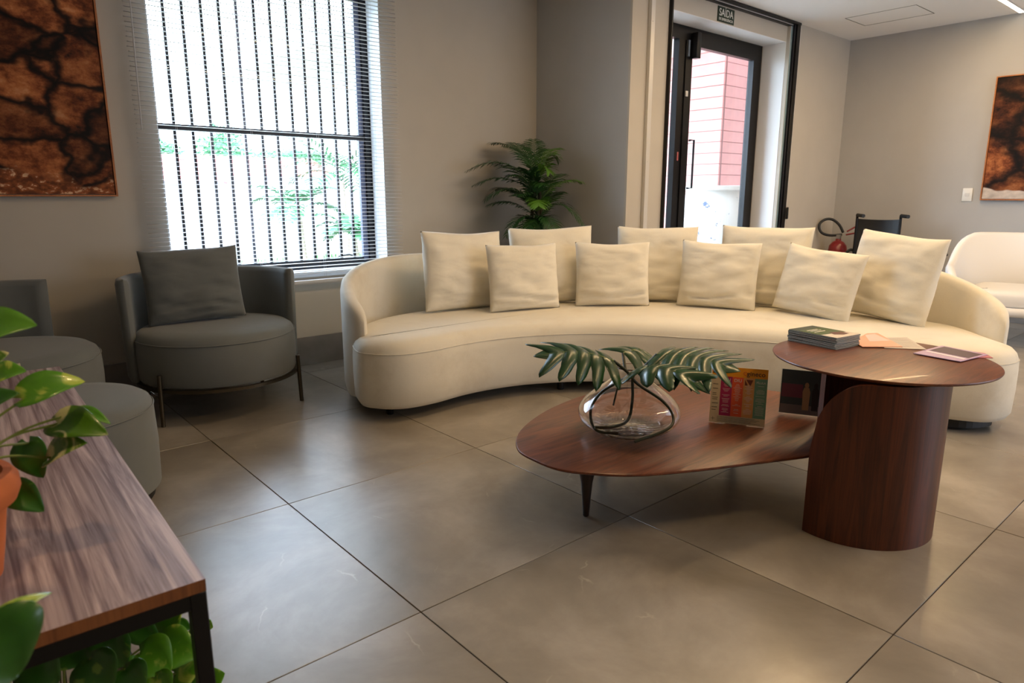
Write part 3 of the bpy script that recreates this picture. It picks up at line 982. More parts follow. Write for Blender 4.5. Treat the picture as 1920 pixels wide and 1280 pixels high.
# ------------------------------------------------------------------ coffee table
TZ = 0.24
ct = thing('coffee_table', 'low pebble-shaped walnut coffee table in front of the curved sofa', 'table', (2.1, 1.55, 0))
CT = Vector((2.1, 1.55))
edge = [(1.482, 1.607), (1.502, 1.71), (1.60, 1.825), (1.76, 1.92), (1.96, 1.99), (2.193, 2.02), (2.43, 1.975), (2.65, 1.83), (2.84, 1.60), (2.90, 1.35), (2.80, 1.08), (2.60, 0.97), (2.40, 0.965), (2.243, 1.003), (2.03, 1.098), (1.817, 1.197), (1.64, 1.30), (1.536, 1.41), (1.487, 1.50)]
out = crom([Vector(p) - CT for p in edge], 6, True)
bm = bmesh.new()
loft(bm, out, [(0.035, TZ - 0.022), (0.006, TZ - 0.012), (0.0, TZ - 0.007), (0.001, TZ - 0.002), (0.005, TZ)])
finish(bm, 'tabletop', M['walnut'], ct, 50)
for lx, ly in ((1.668, 1.53), (2.12, 1.85), (2.66, 1.55)):
    o = lathe_obj('leg', [(0.009, 0.0), (0.011, 0.003), (0.0155, 0.07), (0.021, 0.13), (0.030, 0.175), (0.042, 0.205), (0.05, TZ - 0.0235)], wood('dark_leg_wood', (36, 20, 12), (62, 38, 24), (14, 14, 1), 0.4) if lx < 1.7 else bpy.data.materials['dark_leg_wood'], ct, 28)
    o.location = (lx - CT.x, ly - CT.y, 0)

# ------------------------------------------------------------------ side table: round top on a curved panel with a rounded cut-away shoulder
SZ = 0.562
C2 = Vector((2.508, 0.919))
stb = thing('side_table', 'taller round walnut side table with a curved solid pedestal', 'table', (C2.x, C2.y, 0))
lathe_obj('tabletop', [(0.001, SZ - 0.016), (0.32, SZ - 0.016), (0.354, SZ - 0.009), (0.357, SZ - 0.004), (0.356, SZ - 0.001), (0.353, SZ), (0.001, SZ)], M['walnut'], stb, 96, cap_bottom=False, cap_top=False)
pc = Vector((2.384, 0.907)) - C2
rp = 0.245
bm = bmesh.new()
N, NZ = 56, 14
th_ = 0.028
a0, a1_ = math.radians(164), math.radians(420)   # open towards the sofa
grid_o, grid_i = [], []
ztop = SZ - 0.0165
for i in range(N + 1):
    a = a0 + (a1_ - a0) * i / N
    arc = (a - a0) * rp
    cut = 0.175
    if arc < cut:
        q = 1 - arc / cut
        zt = 0.29 + (ztop - 0.29) * math.sqrt(max(0.0, 1 - q * q))
    else:
        zt = ztop
    co, ci = [], []
    for j in range(NZ + 1):
        z = zt * j / NZ
        co.append(bm.verts.new((pc.x + rp * math.cos(a), pc.y + rp * math.sin(a), z)))
        ci.append(bm.verts.new((pc.x + (rp - th_) * math.cos(a), pc.y + (rp - th_) * math.sin(a), z)))
    grid_o.append(co)
    grid_i.append(ci)
for i in range(N):
    for j in range(NZ):
        bm.faces.new((grid_o[i][j], grid_o[i + 1][j], grid_o[i + 1][j + 1], grid_o[i][j + 1]))
        bm.faces.new((grid_i[i][j], grid_i[i][j + 1], grid_i[i + 1][j + 1], grid_i[i + 1][j]))
    for j in (0, NZ):
        bm.faces.new((grid_o[i][j], grid_i[i][j], grid_i[i + 1][j], grid_o[i + 1][j]))
for i in (0, N):
    for j in range(NZ):
        bm.faces.new((grid_o[i][j], grid_o[i][j + 1], grid_i[i][j + 1], grid_i[i][j]))
finish(bm, 'pedestal', M['walnut_side'], stb, 40)

# ------------------------------------------------------------------ glass vase with monstera leaves
VC = Vector((1.955, 1.585, TZ))
vase = thing('glass_vase', 'squat clear blown glass vase with a dimpled base on the coffee table', 'vase', VC + Vector((0, 0, 0.0008)))
vp = [(0.001, 0.010), (0.05, 0.006), (0.085, 0.0), (0.13, 0.008), (0.168, 0.028), (0.190, 0.050), (0.197, 0.072), (0.192, 0.094), (0.174, 0.119), (0.147, 0.143), (0.118, 0.165), (0.091, 0.186), (0.070, 0.205), (0.057, 0.220), (0.051, 0.233), (0.050, 0.240), (0.054, 0.248)]
vp2 = [(r_, z_) for r_, z_, _ in [(p.x, p.y, 0) for p in crom([Vector(p) for p in vp], 4)]]
def wob(p, a):
    r_ = math.hypot(p.x, p.y)
    s = 1 + 0.025 * math.sin(a * 2 + 0.6) * min(1, r_ / 0.15)
    z = p.z
    if r_ < 0.165 and p.z < 0.04:
        z += 0.0016 * math.sin(p.x * 150) * math.sin(p.y * 150)
    return Vector((p.x * s, p.y * s, z))
bm = bmesh.new()
th_ = 0.0035
outer = vp2
inner = []
for i, (r_, z_) in enumerate(outer):
    a = Vector(outer[max(0, i - 1)])
    b_ = Vector(outer[min(len(outer) - 1, i + 1)])
    t = (b_ - a).normalized()
    nn = Vector((-t.y, t.x))
    q = Vector((r_, z_)) + nn * th_
    if q.x > 0.0005:
        inner.append((q.x, q.y if i > 8 else z_ + th_ + 0.004))
inner[0] = (0.0008, inner[0][1])
lathe(bm, outer + inner[::-1], 96, False, False, wob)
bm.verts.ensure_lookup_table()
cb = bm.faces.new(bm.verts[:96])
cb2 = bm.faces.new(bm.verts[-96:])
finish(bm, 'vessel', M['vase_glass'], vase, 'all')

def leaf_bm(bm, base, tip, upv, width, arch=0.1, fold=0.12, kind='heart', curl=0.0, nseg=10, mi=0):
    base, tip, upv = Vector(base), Vector(tip), Vector(upv)
    ax = tip - base
    Ln = ax.length
    ax.normalize()
    side = ax.cross(upv).normalized()
    u = side.cross(ax).normalized()
    rows = []
    for i in range(nseg + 1):
        t = i / nseg
        if kind == 'heart':
            wv = width / 2 * (math.sin(PI * min(1, t ** 0.62 * 0.93 + 0.055)) ** 0.85) if t < 1 else 0.0
        else:
            wv = width / 2 * math.sin(PI * (t * 0.97 + 0.015)) ** 0.8
        c = base + ax * (Ln * t) + u * (arch * Ln * math.sin(PI * t * 0.9) - curl * Ln * t * t)
        row = []
        for k in (-1, -.55, 0, .55, 1):
            back_ = -0.16 * Ln * (abs(k) ** 1.5) * max(0, 1 - t * 3.0) if kind == 'heart' else 0
            row.append(bm.verts.new(c + side * (wv * k) + u * (fold * wv * 2 * (abs(k) ** 1.3) * (1 if k else 0) * .8) + ax * back_))
        rows.append(row)
    for a, b_ in zip(rows, rows[1:]):
        for k in range(4):
            bm.faces.new((a[k], a[k + 1], b_[k + 1], b_[k])).material_index = mi

def solid(o, th_=0.0008):
    md = o.modifiers.new('thickness', 'SOLIDIFY')
    md.thickness = th_
    md.offset = 0
    return o

def monstera_leaf(name, base, tip, upv, width, droop, parent, off, lobes=6, arch=0.12, seed=0):
    """blade made of finger lobes on each side of a midrib"""
    rnd = random.Random(seed)
    base, tip, upv = Vector(base), Vector(tip), Vector(upv)
    ax = tip - base
    Ln = ax.length
    ax.normalize()
    side = ax.cross(upv).normalized()
    u = side.cross(ax).normalized()
    def mid(t):
        return base + ax * (Ln * t) + u * (arch * Ln * math.sin(PI * t) - 0.06 * Ln * t * t)
    bm = bmesh.new()
    for s in (-1, 1):
        for k in range(lobes):
            t0 = 0.0 + 0.80 * k / lobes
            t1 = 0.0 + 0.80 * (k + 1.10) / lobes
            reach = width / 2 * (math.sin(PI * (0.22 + 0.62 * (k + .5) / lobes)) ** 0.8) * rnd.uniform(.92, 1.06)
            sweep = Ln * (0.02 + 0.30 * (k + .3) / lobes)
            if k == 0:
                sweep = -Ln * 0.06
            rows = []
            ns = 9
            for i in range(ns + 1):
                q = i / ns
                # root spans t0..t1, narrows after the slit begins
                inner_ = 0.42
                narrow = 1.08 if q < inner_ else 1.08 - 0.20 * math.sin(PI / 2 * min(1, (q - inner_) / (1 - inner_) * 3)) - 0.86 * ((q - inner_) / (1 - inner_)) ** 4.0
                ta, tb = t0, t1
                tc_ = (ta + tb) / 2
                hwid = (tb - ta) / 2 * narrow
                row = []
                for j in (-1, 0, 1):
                    tt = tc_ + hwid * j
                    p = mid(tt) + side * (s * reach * q) + ax * (sweep * q ** 1.4)
                    p += u * (-droop * reach * q ** 1.8 + (0.004 if j == 0 else 0) * (1 - q))
                    row.append(bm.verts.new(p))
                rows.append(row)
            for a, b_ in zip(rows, rows[1:]):
                for j in range(2):
                    bm.faces.new((a[j], a[j + 1], b_[j + 1], b_[j]))
    # end lobe
    rows = []
    for i in range(9):
        q = i / 8
        c = mid(0.76 + 0.24 * q)
        wv = 0.16 * width * (1 - q) ** 0.8 + 0.001
        rows.append([bm.verts.new(c + side * (wv * j) - u * (abs(j) * .1 * wv)) for j in (-1, 0, 1)])
    for a, b_ in zip(rows, rows[1:]):
        for j in range(2):
            bm.faces.new((a[j], a[j + 1], b_[j + 1], b_[j]))
    for v in bm.verts:
        v.co -= off
        n_ = noise.noise(v.co * 14) * 0.004
        v.co.z += n_
    bmesh.ops.remove_doubles(bm, verts=bm.verts[:], dist=0.0004)
    o = finish(bm, name, M['monstera'], parent, 'all')
    solid(o, 0.0012)
    rb = tube_obj('midrib', [mid(t / 8) - off + u * 0.001 for t in range(9)], [0.0024 - 0.0022 * t / 8 for t in range(9)], M['stem'], o, 6)
    return o
neck = VC + Vector((0, 0, 0.245))
mon = thing('monstera_stem', 'cut dark green monstera leaf arching left out of the glass vase', 'leaf', neck)
def V(x, y, d):
    return at(x, y, d)
# left leaf
MG = 'cut monstera leaves in the glass vase'
mon['group'] = MG
b0 = V(1150, 676, 2.38)
monstera_leaf('blade', b0, V(1003, 660, 2.28), (-0.25, -0.32, 1), 0.27, 0.42, mon, neck, 5, 0.08, 2)
tube_obj('stalk', [p - neck for p in crom([b0, V(1176, 697, 2.42), V(1196, 720, 2.45), V(1243, 752, 2.47), V(1262, 783, 2.46), V(1250, 805, 2.42), V(1190, 828, 2.38)], 6)], 0.0056, M['dark_stem'], mon)
m2 = thing('monstera_stem', 'large cut monstera leaf leaning right over the orange striped display card', 'leaf', neck, 0, MG)
b2 = V(1232, 664, 2.40)
monstera_leaf('blade', b2, V(1388, 688, 2.22), (-0.22, -0.25, 1), 0.32, 0.25, m2, neck, 6, 0.05, 5)
tube_obj('stalk', [p - neck for p in crom([b2, V(1205, 690, 2.42), V(1187, 706, 2.44), V(1186, 745, 2.45), V(1178, 786, 2.45), V(1150, 800, 2.46), V(1115, 801, 2.45)], 6)], 0.0053, M['dark_stem'], m2)
m3 = thing('monstera_stem', 'small dark monstera leaf at the back of the vase, facing the sofa', 'leaf', neck, 0, MG)
b3 = V(1168, 662, 2.50)
monstera_leaf('blade', b3, V(1228, 676, 2.72), (-0.5, -0.4, 1), 0.26, 0.5, m3, neck, 4, 0.12, 7)
tube_obj('stalk', [p - neck for p in crom([b3, V(1172, 690, 2.46), V(1176, 706, 2.45), V(1128, 735, 2.5), V(1108, 770, 2.5), V(1118, 806, 2.46), V(1160, 812, 2.43)], 6)], 0.0053, M['dark_stem'], m3)
m4 = thing('monstera_stem', 'monstera leaf hanging low in front, just right of the vase neck', 'leaf', neck, 0, MG)
b4 = V(1180, 700, 2.38)
monstera_leaf('blade', b4, V(1330, 728, 2.16), (-0.3, -0.3, 1), 0.17, 0.3, m4, neck, 4, 0.16, 9)
tube_obj('stalk', [p - neck for p in crom([b4, V(1178, 706, 2.43), V(1160, 722, 2.45), V(1150, 760, 2.47)], 6)], 0.0035, M['dark_stem'], m4)

# ------------------------------------------------------------------ display cards on the coffee table
def card(name, label, pl, pr, hgt, lean, cat='sign', group=None):
    """origin at the left foot; +x along the base, local y = away from viewer, z up the board"""
    d = (pr - pl)
    yaw = math.atan2(d.y, d.x)
    t = thing(name, label, cat, pl, yaw, group)
    t.rotation_euler = (-lean, 0, 0)
    t.matrix_world = Matrix.Translation(pl) @ Matrix.Rotation(yaw, 4, 'Z')
    return t, d.length, Matrix.Rotation(-lean, 4, 'X')
def plate(name, mat, parent, x0, x1, z0, z1, y0, y1, R, bevel=0):
    bm = bmesh.new()
    bx(bm, x0, x1, y0, y1, z0, z1, 0, R)
    return finish(bm, name, mat, parent)
def pm(n, c, r=0.5):
    return plain(n, c, r)
A, B = fl(1329, 791, TZ), fl(1433, 802, TZ)
cd, wd, R = card('display_card', 'orange-topped display card with four coloured columns beside the vase', A, B, 0.235, 0.17)
hh = 0.222
Rm = Matrix.Translation((0, 0, 0.0025)) @ R
plate('board', pm('card_cream', (214, 196, 160)), cd, 0, wd, 0, hh, 0, 0.0025, Rm)
plate('header_band', pm('card_orange', (240, 158, 20)), cd, 0, wd, hh * .83, hh, -0.0006, 0, Rm)
cols = [((168, 24, 84), .17, .375), ((232, 92, 48), .375, .575), ((222, 158, 92), .575, .775), ((112, 158, 132), .775, 1.0)]
for i, (c, u0, u1) in enumerate(cols):
    plate('column', pm('card_column', c), cd, wd * u0, wd * u1, hh * .135, hh * .83, -0.0006, 0, Rm)
white = pm('print_white', (235, 225, 215))
dark = pm('print_dark', (40, 30, 40))
Rx = R.to_euler().x + PI / 2
def cl(u, v, dy=-0.0013):
    return Rm @ Vector((wd * u, dy, hh * v))
lettering('gineco', 0.026, dark, cd, cl(.79, .905), (Rx, 0, 0), 1.0)
tu = bmesh.new()
for a in range(14):
    pass
tube(tu, [Rm @ Vector((wd * .60 + 0.0065 * math.cos(a * PI / 7), -0.001, hh * .905 + 0.0065 * math.sin(a * PI / 7))) for a in range(15)], 0.001, 4)
finish(tu, 'logo_ring', pm('print_red', (205, 70, 30)), cd)
lettering('DIU', 0.017, white, cd, cl(.275, .77), (Rx, 0, 0))
lettering('DIU', 0.017, white, cd, cl(.475, .77), (Rx, 0, 0))
lettering('PÍLULA', 0.011, white, cd, cl(.887, .76), (Rx, 0, 0))
rnd = random.Random(4)
bm = bmesh.new()
bmd = bmesh.new()
for (c, u0, u1) in cols:
    v = .70
    while v > .18:
        wl = rnd.uniform(.25, .75) * (u1 - u0)
        m_ = (u0 + u1) / 2
        if rnd.random() < .8:
            bx(bm, wd * (m_ - wl / 2), wd * (m_ + wl / 2), -0.0009, -0.0006, hh * v, hh * v + 0.0011, 0, Rm)
        v -= .022
for v in (.68, .60, .52, .49, .44, .41, .34, .27, .22):
    bx(bmd, wd * .03, wd * rnd.uniform(.1, .15), -0.0004, 0, hh * v, hh * v + 0.002, 0, Rm)
for v in (.11, .09, .07, .05, .03):
    bx(bmd, wd * .14, wd * rnd.uniform(.75, .95), -0.0003, 0, hh * v, hh * v + 0.0009, 0, Rm)
for a, b_ in ((.045, .075),):
    bx(bmd, wd * .03, wd * .10, -0.0004, 0, hh * .068, hh * .068 + 0.0012, 0, Rm)
    bx(bmd, wd * .061, wd * .068, -0.0004, 0, hh * .04, hh * .10, 0, Rm)
finish(bm, 'small_print', white, cd)
finish(bmd, 'dark_print', dark, cd)
bm = bmesh.new()
for p in [[(.60, .80), (.655, .70), (.60, .70)], [(.62, .80), (.70, .69), (.745, .80)]]:
    bm.faces.new([bm.verts.new(Rm @ Vector((wd * u_, -0.0009, hh * v_))) for u_, v_ in p])
finish(bm, 'printed_photo', pm('print_brown', (120, 58, 34)), cd)
plate('strut', pm('card_back', (190, 180, 165)), cd, wd * .3, wd * .7, 0, 0.15, 0.0, 0.002, Matrix.Translation((0, 0.058, 0.0)) @ Matrix.Rotation(0.16, 4, 'X'))

def holder(label, A, B, hh, lean, full=True):
    cd, wd, R = card('acrylic_card_holder', label, A, B, hh, lean, 'card holder', 'clear card holders on the coffee table')
    Rm = Matrix.Translation((0, 0, 0.004)) @ R
    plate('acrylic_stand', M['acrylic'], cd, -0.002, wd + 0.002, 0, hh, 0.0021, 0.0045, Rm)
    plate('foot_plate', M['acrylic'], cd, -0.002, wd + 0.002, 0.0, 0.0022, 0.004, 0.075, Matrix.Identity(4))
    s = plate('leaflet', pm('slate_print', (44, 52, 56), 0.35), cd, 0.002, wd - 0.002, 0.003, hh - 0.002, 0.0, 0.002, Rm)
    plate('pink_band', pm('plum_print', (96, 40, 58), .4), s, 0.006, wd * .55, hh * .38, hh * .68, -0.0005, 0, Rm)
    plate('pale_band', pm('grey_print', (96, 88, 86), .4), s, 0.004, wd - 0.004, 0.004, hh * .22, -0.0005, 0, Rm)
    for cx, col, wq in ((.64, (150, 118, 84), .085), (.86, (26, 20, 22), .08)):
        bm = bmesh.new()
        body = [(-.9, .12), (-1.0, .40), (-1.1, .52), (-.7, .62), (0.7, .62), (1.1, .52), (1.0, .40), (.9, .12)]
        bm.faces.new([bm.verts.new(Rm @ Vector((wd * (cx + wq * x_), -0.0009, hh * y_))) for x_, y_ in body])
        bm.faces.new([bm.verts.new(Rm @ Vector((wd * (cx + wq * .62 * math.cos(a)), -0.0010, hh * (.67 + .065 * math.sin(a))))) for a in [i * PI / 5 for i in range(10)]])
        finish(bm, 'printed_figure', pm('figure_print', col, .4), s)
    return cd
holder('slate leaflet showing two printed figures in a clear holder on the coffee table', fl(1459, 775, TZ), fl(1536, 784, TZ), 0.185, 0.10)
A = fl(1590, 769, TZ)
holder('slate leaflet in a clear holder half hidden behind the side table pedestal', A, fl(1668, 777, TZ), 0.18, 0.10)

# ------------------------------------------------------------------ magazines and leaflets on the side table
SZt = SZ + 0.0005
Lp, Fp = fl(1489, 640, SZt), fl(1567, 656, SZt)
dv = (Fp - Lp)
yaw = math.atan2(dv.y, dv.x)
# stack rectangle: from Fp along yaw back and to the left normal
ux = Vector((math.cos(yaw), math.sin(yaw), 0))
uy = Vector((-math.sin(yaw), math.cos(yaw), 0))
W_, D_ = 0.205, 0.148
cen = Fp - ux * (W_ / 2) + uy * (D_ / 2)
paper = pm('page_paper', (214, 206, 190), 0.7)
edgem = pm('page_edges_grey', (120, 122, 120), 0.7)
covg = pm('magazine_green', (64, 88, 40), .35)
covd = pm('magazine_dark', (40, 56, 44), .35)
covp = pm('magazine_pale', (226, 214, 200), .35)
covr = pm('magazine_brown_photo', (96, 50, 44), .4)
def magazine(th_, mat_cover, loc, rz, label, group=None, w_=W_, d_=D_, name='magazine'):
    t = thing(name, label, name, loc, rz, group)
    box('cover', mat_cover, -w_ / 2, w_ / 2, -d_ / 2, d_ / 2, th_ * .78, th_, t)
    box('pages', paper, -w_ / 2 + .001, w_ / 2 - .001, -d_ / 2 + .001, d_ / 2 - .001, th_ * .22, th_ * .78, t)
    box('back_cover', mat_cover, -w_ / 2, w_ / 2, -d_ / 2, d_ / 2, 0, th_ * .22, t)
    return t
nmag = 10
mh = 0.0043
base_m = magazine(mh, covd, (cen.x, cen.y, SZt), yaw, 'thin dark-covered magazine in the neat stack at the left of the side table', 'stacked magazines on the side table')
rnd = random.Random(3)
for i in range(1, nmag - 1):
    c = copy_tree(base_m)
    c.location = (cen.x + rnd.uniform(-.003, .003), cen.y + rnd.uniform(-.003, .003), SZt + i * (mh + 0.0001))
    c.rotation_euler.z = yaw + rnd.uniform(-.04, .04)
tm = magazine(mh, covd, (cen.x, cen.y, SZt + (nmag - 1) * (mh + 0.0001)), yaw, 'green and white magazine with a photo cover, topmost of the stack', 'stacked magazines on the side table')
tz = mh + 0.0003
def flat(name, mat, parent, pts, z):
    bm = bmesh.new()
    lo = [bm.verts.new((x_, y_, z)) for x_, y_ in pts]
    hi = [bm.verts.new((x_, y_, z + 0.0003)) for x_, y_ in pts]
    bm.faces.new(lo[::-1]); bm.faces.new(hi)
    for i in range(len(pts)):
        j = (i + 1) % len(pts)
        bm.faces.new((lo[i], lo[j], hi[j], hi[i]))
    return finish(bm, name, mat, parent)
flat('green_field', covg, tm, [(-.06, -.07), (.035, -.07), (.045, .07), (-.06, .07)], mh)
flat('white_field', covp, tm, [(.035, -.07), (.1, -.07), (.1, .07), (.045, .07)], mh)
flat('cover_photo', covr, tm, [(.02, .0), (.055, -.02), (.075, .01), (.07, .05), (.035, .055)], mh + .0003)
for q in (-.045, -.03, -.012):
    flat('title_bar', white, tm, [(q, -.045), (q + .005, -.045), (q + .005, .02), (q, .02)], mh + .0003)
def leaflet(label, pts, mat, z, extra=None):
    c = sum(pts, Vector((0, 0, 0))) / len(pts)
    bm = bmesh.new()
    n = len(pts)
    lo = [bm.verts.new((p.x - c.x, p.y - c.y, 0)) for p in pts]
    hi = [bm.verts.new((p.x - c.x, p.y - c.y, 0.0022)) for p in pts]
    bm.faces.new(lo[::-1]); bm.faces.new(hi)
    for i in range(n):
        j = (i + 1) % n
        bm.faces.new((lo[i], lo[j], hi[j], hi[i]))
    t = thing('leaflet', label, 'leaflet', (c.x, c.y, z), 0, 'leaflets on the side table')
    finish(bm, 'sheet', mat, t)
    return t, c
def quad(ps, z=SZ):
    return [fl(x, y, z) for x, y in ps]
t, c = leaflet('pale grey printed leaflet lying between the pink brochure and the purple ones', quad([(1655, 634), (1700, 633), (1737, 656), (1658, 653)]), pm('leaflet_grey', (196, 186, 176), .45), SZt)
for k in range(7):
    p = [fl(1662 + 1.5 * k, 637 + 2.3 * k, SZ), fl(1700 + 4 * k, 636 + 2.5 * k, SZ)]
    d = (p[1] - p[0]); nn = Vector((-d.y, d.x, 0)).normalized() * .0009
    flat('text_line', pm('ink_grey', (140, 132, 128)), t, [((q + s).x - c.x, (q + s).y - c.y) for q, s in ((p[0], -nn), (p[1], -nn), (p[1], nn), (p[0], nn))], 0.0022)
t, c = leaflet('salmon pink brochure beside the magazine stack', quad([(1600, 640), (1625, 627), (1645, 626), (1692, 652), (1617, 652), (1604, 645)]), pm('leaflet_salmon', (240, 176, 148), .35), SZt + 0.0024)
flat('printed_text', pm('leaflet_pale_print', (226, 196, 190)), t, [(q.x - c.x, q.y - c.y) for q in quad([(1622, 630), (1640, 628), (1668, 641), (1630, 642)])], 0.0022)
t, c = leaflet('purple leaflet lying at the right of the side table, beneath the banded one', quad([(1800, 657), (1846, 663), (1862, 672), (1818, 671)]), pm('leaflet_pinkish', (196, 120, 130), .35), SZt)
t, c = leaflet('lilac leaflet with a dark plum band at the right edge of the side table', quad([(1712, 664), (1766, 650), (1852, 667), (1800, 680)]), pm('leaflet_lilac', (186, 160, 196), .35), SZt + 0.0024)
flat('plum_band', pm('plum_band', (70, 44, 66), .35), t, [(q.x - c.x, q.y - c.y) for q in quad([(1742, 659), (1770, 652), (1842, 667), (1815, 674)])], 0.0022)
flat('title_line', pm('leaflet_white_print', (232, 222, 230)), t, [(q.x - c.x, q.y - c.y) for q in quad([(1735, 661), (1739, 660), (1810, 675), (1806, 676.5)])], 0.0026)

# ------------------------------------------------------------------ console table in the foreground
CZ = 0.60
con = thing('console_table', 'striped wood-grain console on black metal legs in the left foreground', 'table', (0.235, 0.92, 0), math.radians(-1.5))
bm = bmesh.new()
bx(bm, -0.62, 0.0, 0.0, 1.545, CZ - 0.018, CZ)
tp = finish(bm, 'tabletop', [M['laminate'], M['laminate_edge']], con)
for p in tp.data.polygons:
    if abs(p.normal.z) < .5:
        p.material_index = 1
fz = CZ - 0.0185
for (lx, ly) in ((-0.022, 0.0), (-0.62, 0.0), (-0.022, 1.523), (-0.62, 1.523)):
    box('leg', M['black_metal'], lx, lx + 0.022, ly, ly + 0.022, 0, fz, con, 0.0015, 1)
for b_ in [(-0.598, -0.022, 0.0, 0.022), (-0.598, -0.022, 1.523, 1.545)]:
    box('frame_rail', M['black_metal'], *b_, fz - 0.022, fz, con)
    box('frame_rail', M['black_metal'], *b_, 0.0, 0.022, con)
for x0 in (-0.022, -0.62):
    box('frame_rail', M['black_metal'], x0, x0 + 0.022, 0.022, 1.523, fz - 0.022, fz, con)
    box('frame_rail', M['black_metal'], x0, x0 + 0.022, 0.022, 1.523, 0.0, 0.022, con)

# ------------------------------------------------------------------ pothos in the terracotta pot on the console
def pothos(root, off, specs, rnd, hub, stems_mat=None):
    for sp in specs:
        (bx_, by_), (tx, ty), dep, wd, mk = sp[:5]
        upv = Vector(sp[5]) if len(sp) > 5 else Vector((0, 0, 1))
        d2 = sp[6] if len(sp) > 6 else dep
        base, tip = at(bx_, by_, dep), at(tx, ty, d2)
        bm = bmesh.new()
        leaf_bm(bm, base - off, tip - off, upv, wd * .88, 0.10, 0.20, 'heart', 0.08, 14)
        o = finish(bm, 'leaf', M[mk], root, 'all')
        solid(o, 0.0007)
        h_ = sp[7] if len(sp) > 7 else hub
        if h_ is not None:
            h3 = at(*h_) if len(h_) == 3 and h_[0] > 3 or h_[0] < -3 else Vector(h_)
            midp = (base + h3) / 2 + Vector((0, 0, 0.015))
            tube_obj('stem', [p - off for p in crom([base, midp, h3], 6)], 0.0019, stems_mat or M['stem'], root, 6)
potc = Vector((-0.028, 1.125, CZ + 0.0005))
pp = thing('potted_pothos', 'variegated pothos trailing from a terracotta pot on the console', 'plant', potc)
lathe_obj('pot', [(0.001, 0.0), (0.05, 0.0), (0.055, 0.005), (0.063, 0.05), (0.069, 0.09), (0.073, 0.105), (0.084, 0.110), (0.090, 0.125), (0.089, 0.140), (0.082, 0.150), (0.072, 0.150), (0.068, 0.135), (0.001, 0.132)], M['terracotta'], pp, 56, cap_bottom=False, cap_top=False)['label'] = 'rounded-rim terracotta pot'
lathe_obj('soil', [(0.066, 0.1335), (0.03, 0.140), (0.001, 0.141)], M['soil'], pp, 24, cap_bottom=False, cap_top=False)
hubw = (potc.x + 0.02, potc.y, potc.z + 0.15)
rnd = random.Random(5)
P1 = [
    ((-45, 640), (66, 606), 0.80, 0.075, 'pothos', (-.4, -.5, 1)),
    ((-30, 700), (14, 660), 0.86, 0.045, 'pothos_pale', (-.4, -.6, .8)),
    ((44, 748), (158, 712), 0.95, 0.066, 'pothos', (-.5, -.6, 1), 0.98),
    ((-12, 712), (48, 694), 0.97, 0.050, 'pothos', (-.3, -.6, 1)),
    ((146, 772), (206, 792), 1.02, 0.026, 'pothos', (-.4, -.3, 1), 1.0),
    ((108, 794), (200, 812), 1.0, 0.062, 'pothos_pale', (-.5, -.7, 1), 0.98),
    ((96, 858), (160, 828), 0.99, 0.055, 'pothos_pale', (-.4, -.7, 1), 0.97),
    ((54, 830), (80, 896), 1.02, 0.058, 'pothos_dark', (-.5, -.8, .3)),
    ((20, 915), (82, 958), 0.98, 0.05, 'pothos_dark', (-.4, -.7, .8)),
    ((-40, 775), (34, 735), 0.90, 0.050, 'pothos_dark', (-.4, -.6, 1)),
    ((-20, 1190), (96, 1106), 0.66, 0.034, 'pothos', (-.4, -.3, 1), 0.72),
    ((-60, 1200), (34, 1270), 0.62, 0.12, 'pothos_dark', (-.4, -.6, 1), 0.64),
]
pothos(pp, potc, P1, rnd, hubw)

# lower pothos standing under the console, in a glass jar
gj = Vector((0.06, 1.28, 0.0235))
lp = thing('pothos_in_jar', 'dense green pothos with tangled roots in a glass jar under the console', 'plant', gj)
lathe_obj('jar', [(0.001, 0.0), (0.06, 0.0), (0.07, 0.01), (0.075, 0.08), (0.072, 0.17), (0.06, 0.2), (0.062, 0.215)], M['acrylic'], lp, 36, cap_bottom=False, cap_top=False)
rnd = random.Random(11)
bm = bmesh.new()
for i in range(46):
    a = rnd.uniform(0, 2 * PI)
    pts = [Vector((rnd.uniform(-.03, .03), rnd.uniform(-.03, .03), .02))]
    r_ = rnd.uniform(.03, .2)
    pts.append(Vector((.05 * math.cos(a), .05 * math.sin(a), rnd.uniform(.1, .22))))
    pts.append(Vector((r_ * math.cos(a), r_ * math.sin(a), rnd.uniform(.18, .34))))
    pts.append(Vector(((r_ + .05) * math.cos(a + .4), (r_ + .05) * math.sin(a + .4), rnd.uniform(.12, .3))))
    tube(bm, crom(pts, 5), 0.0014, 5)
rt_ = finish(bm, 'roots_and_stems', M['dark_stem'], lp, 'all')
rt_['kind'] = 'stuff'
hub2 = (gj.x + .02, gj.y, gj.z + 0.2)
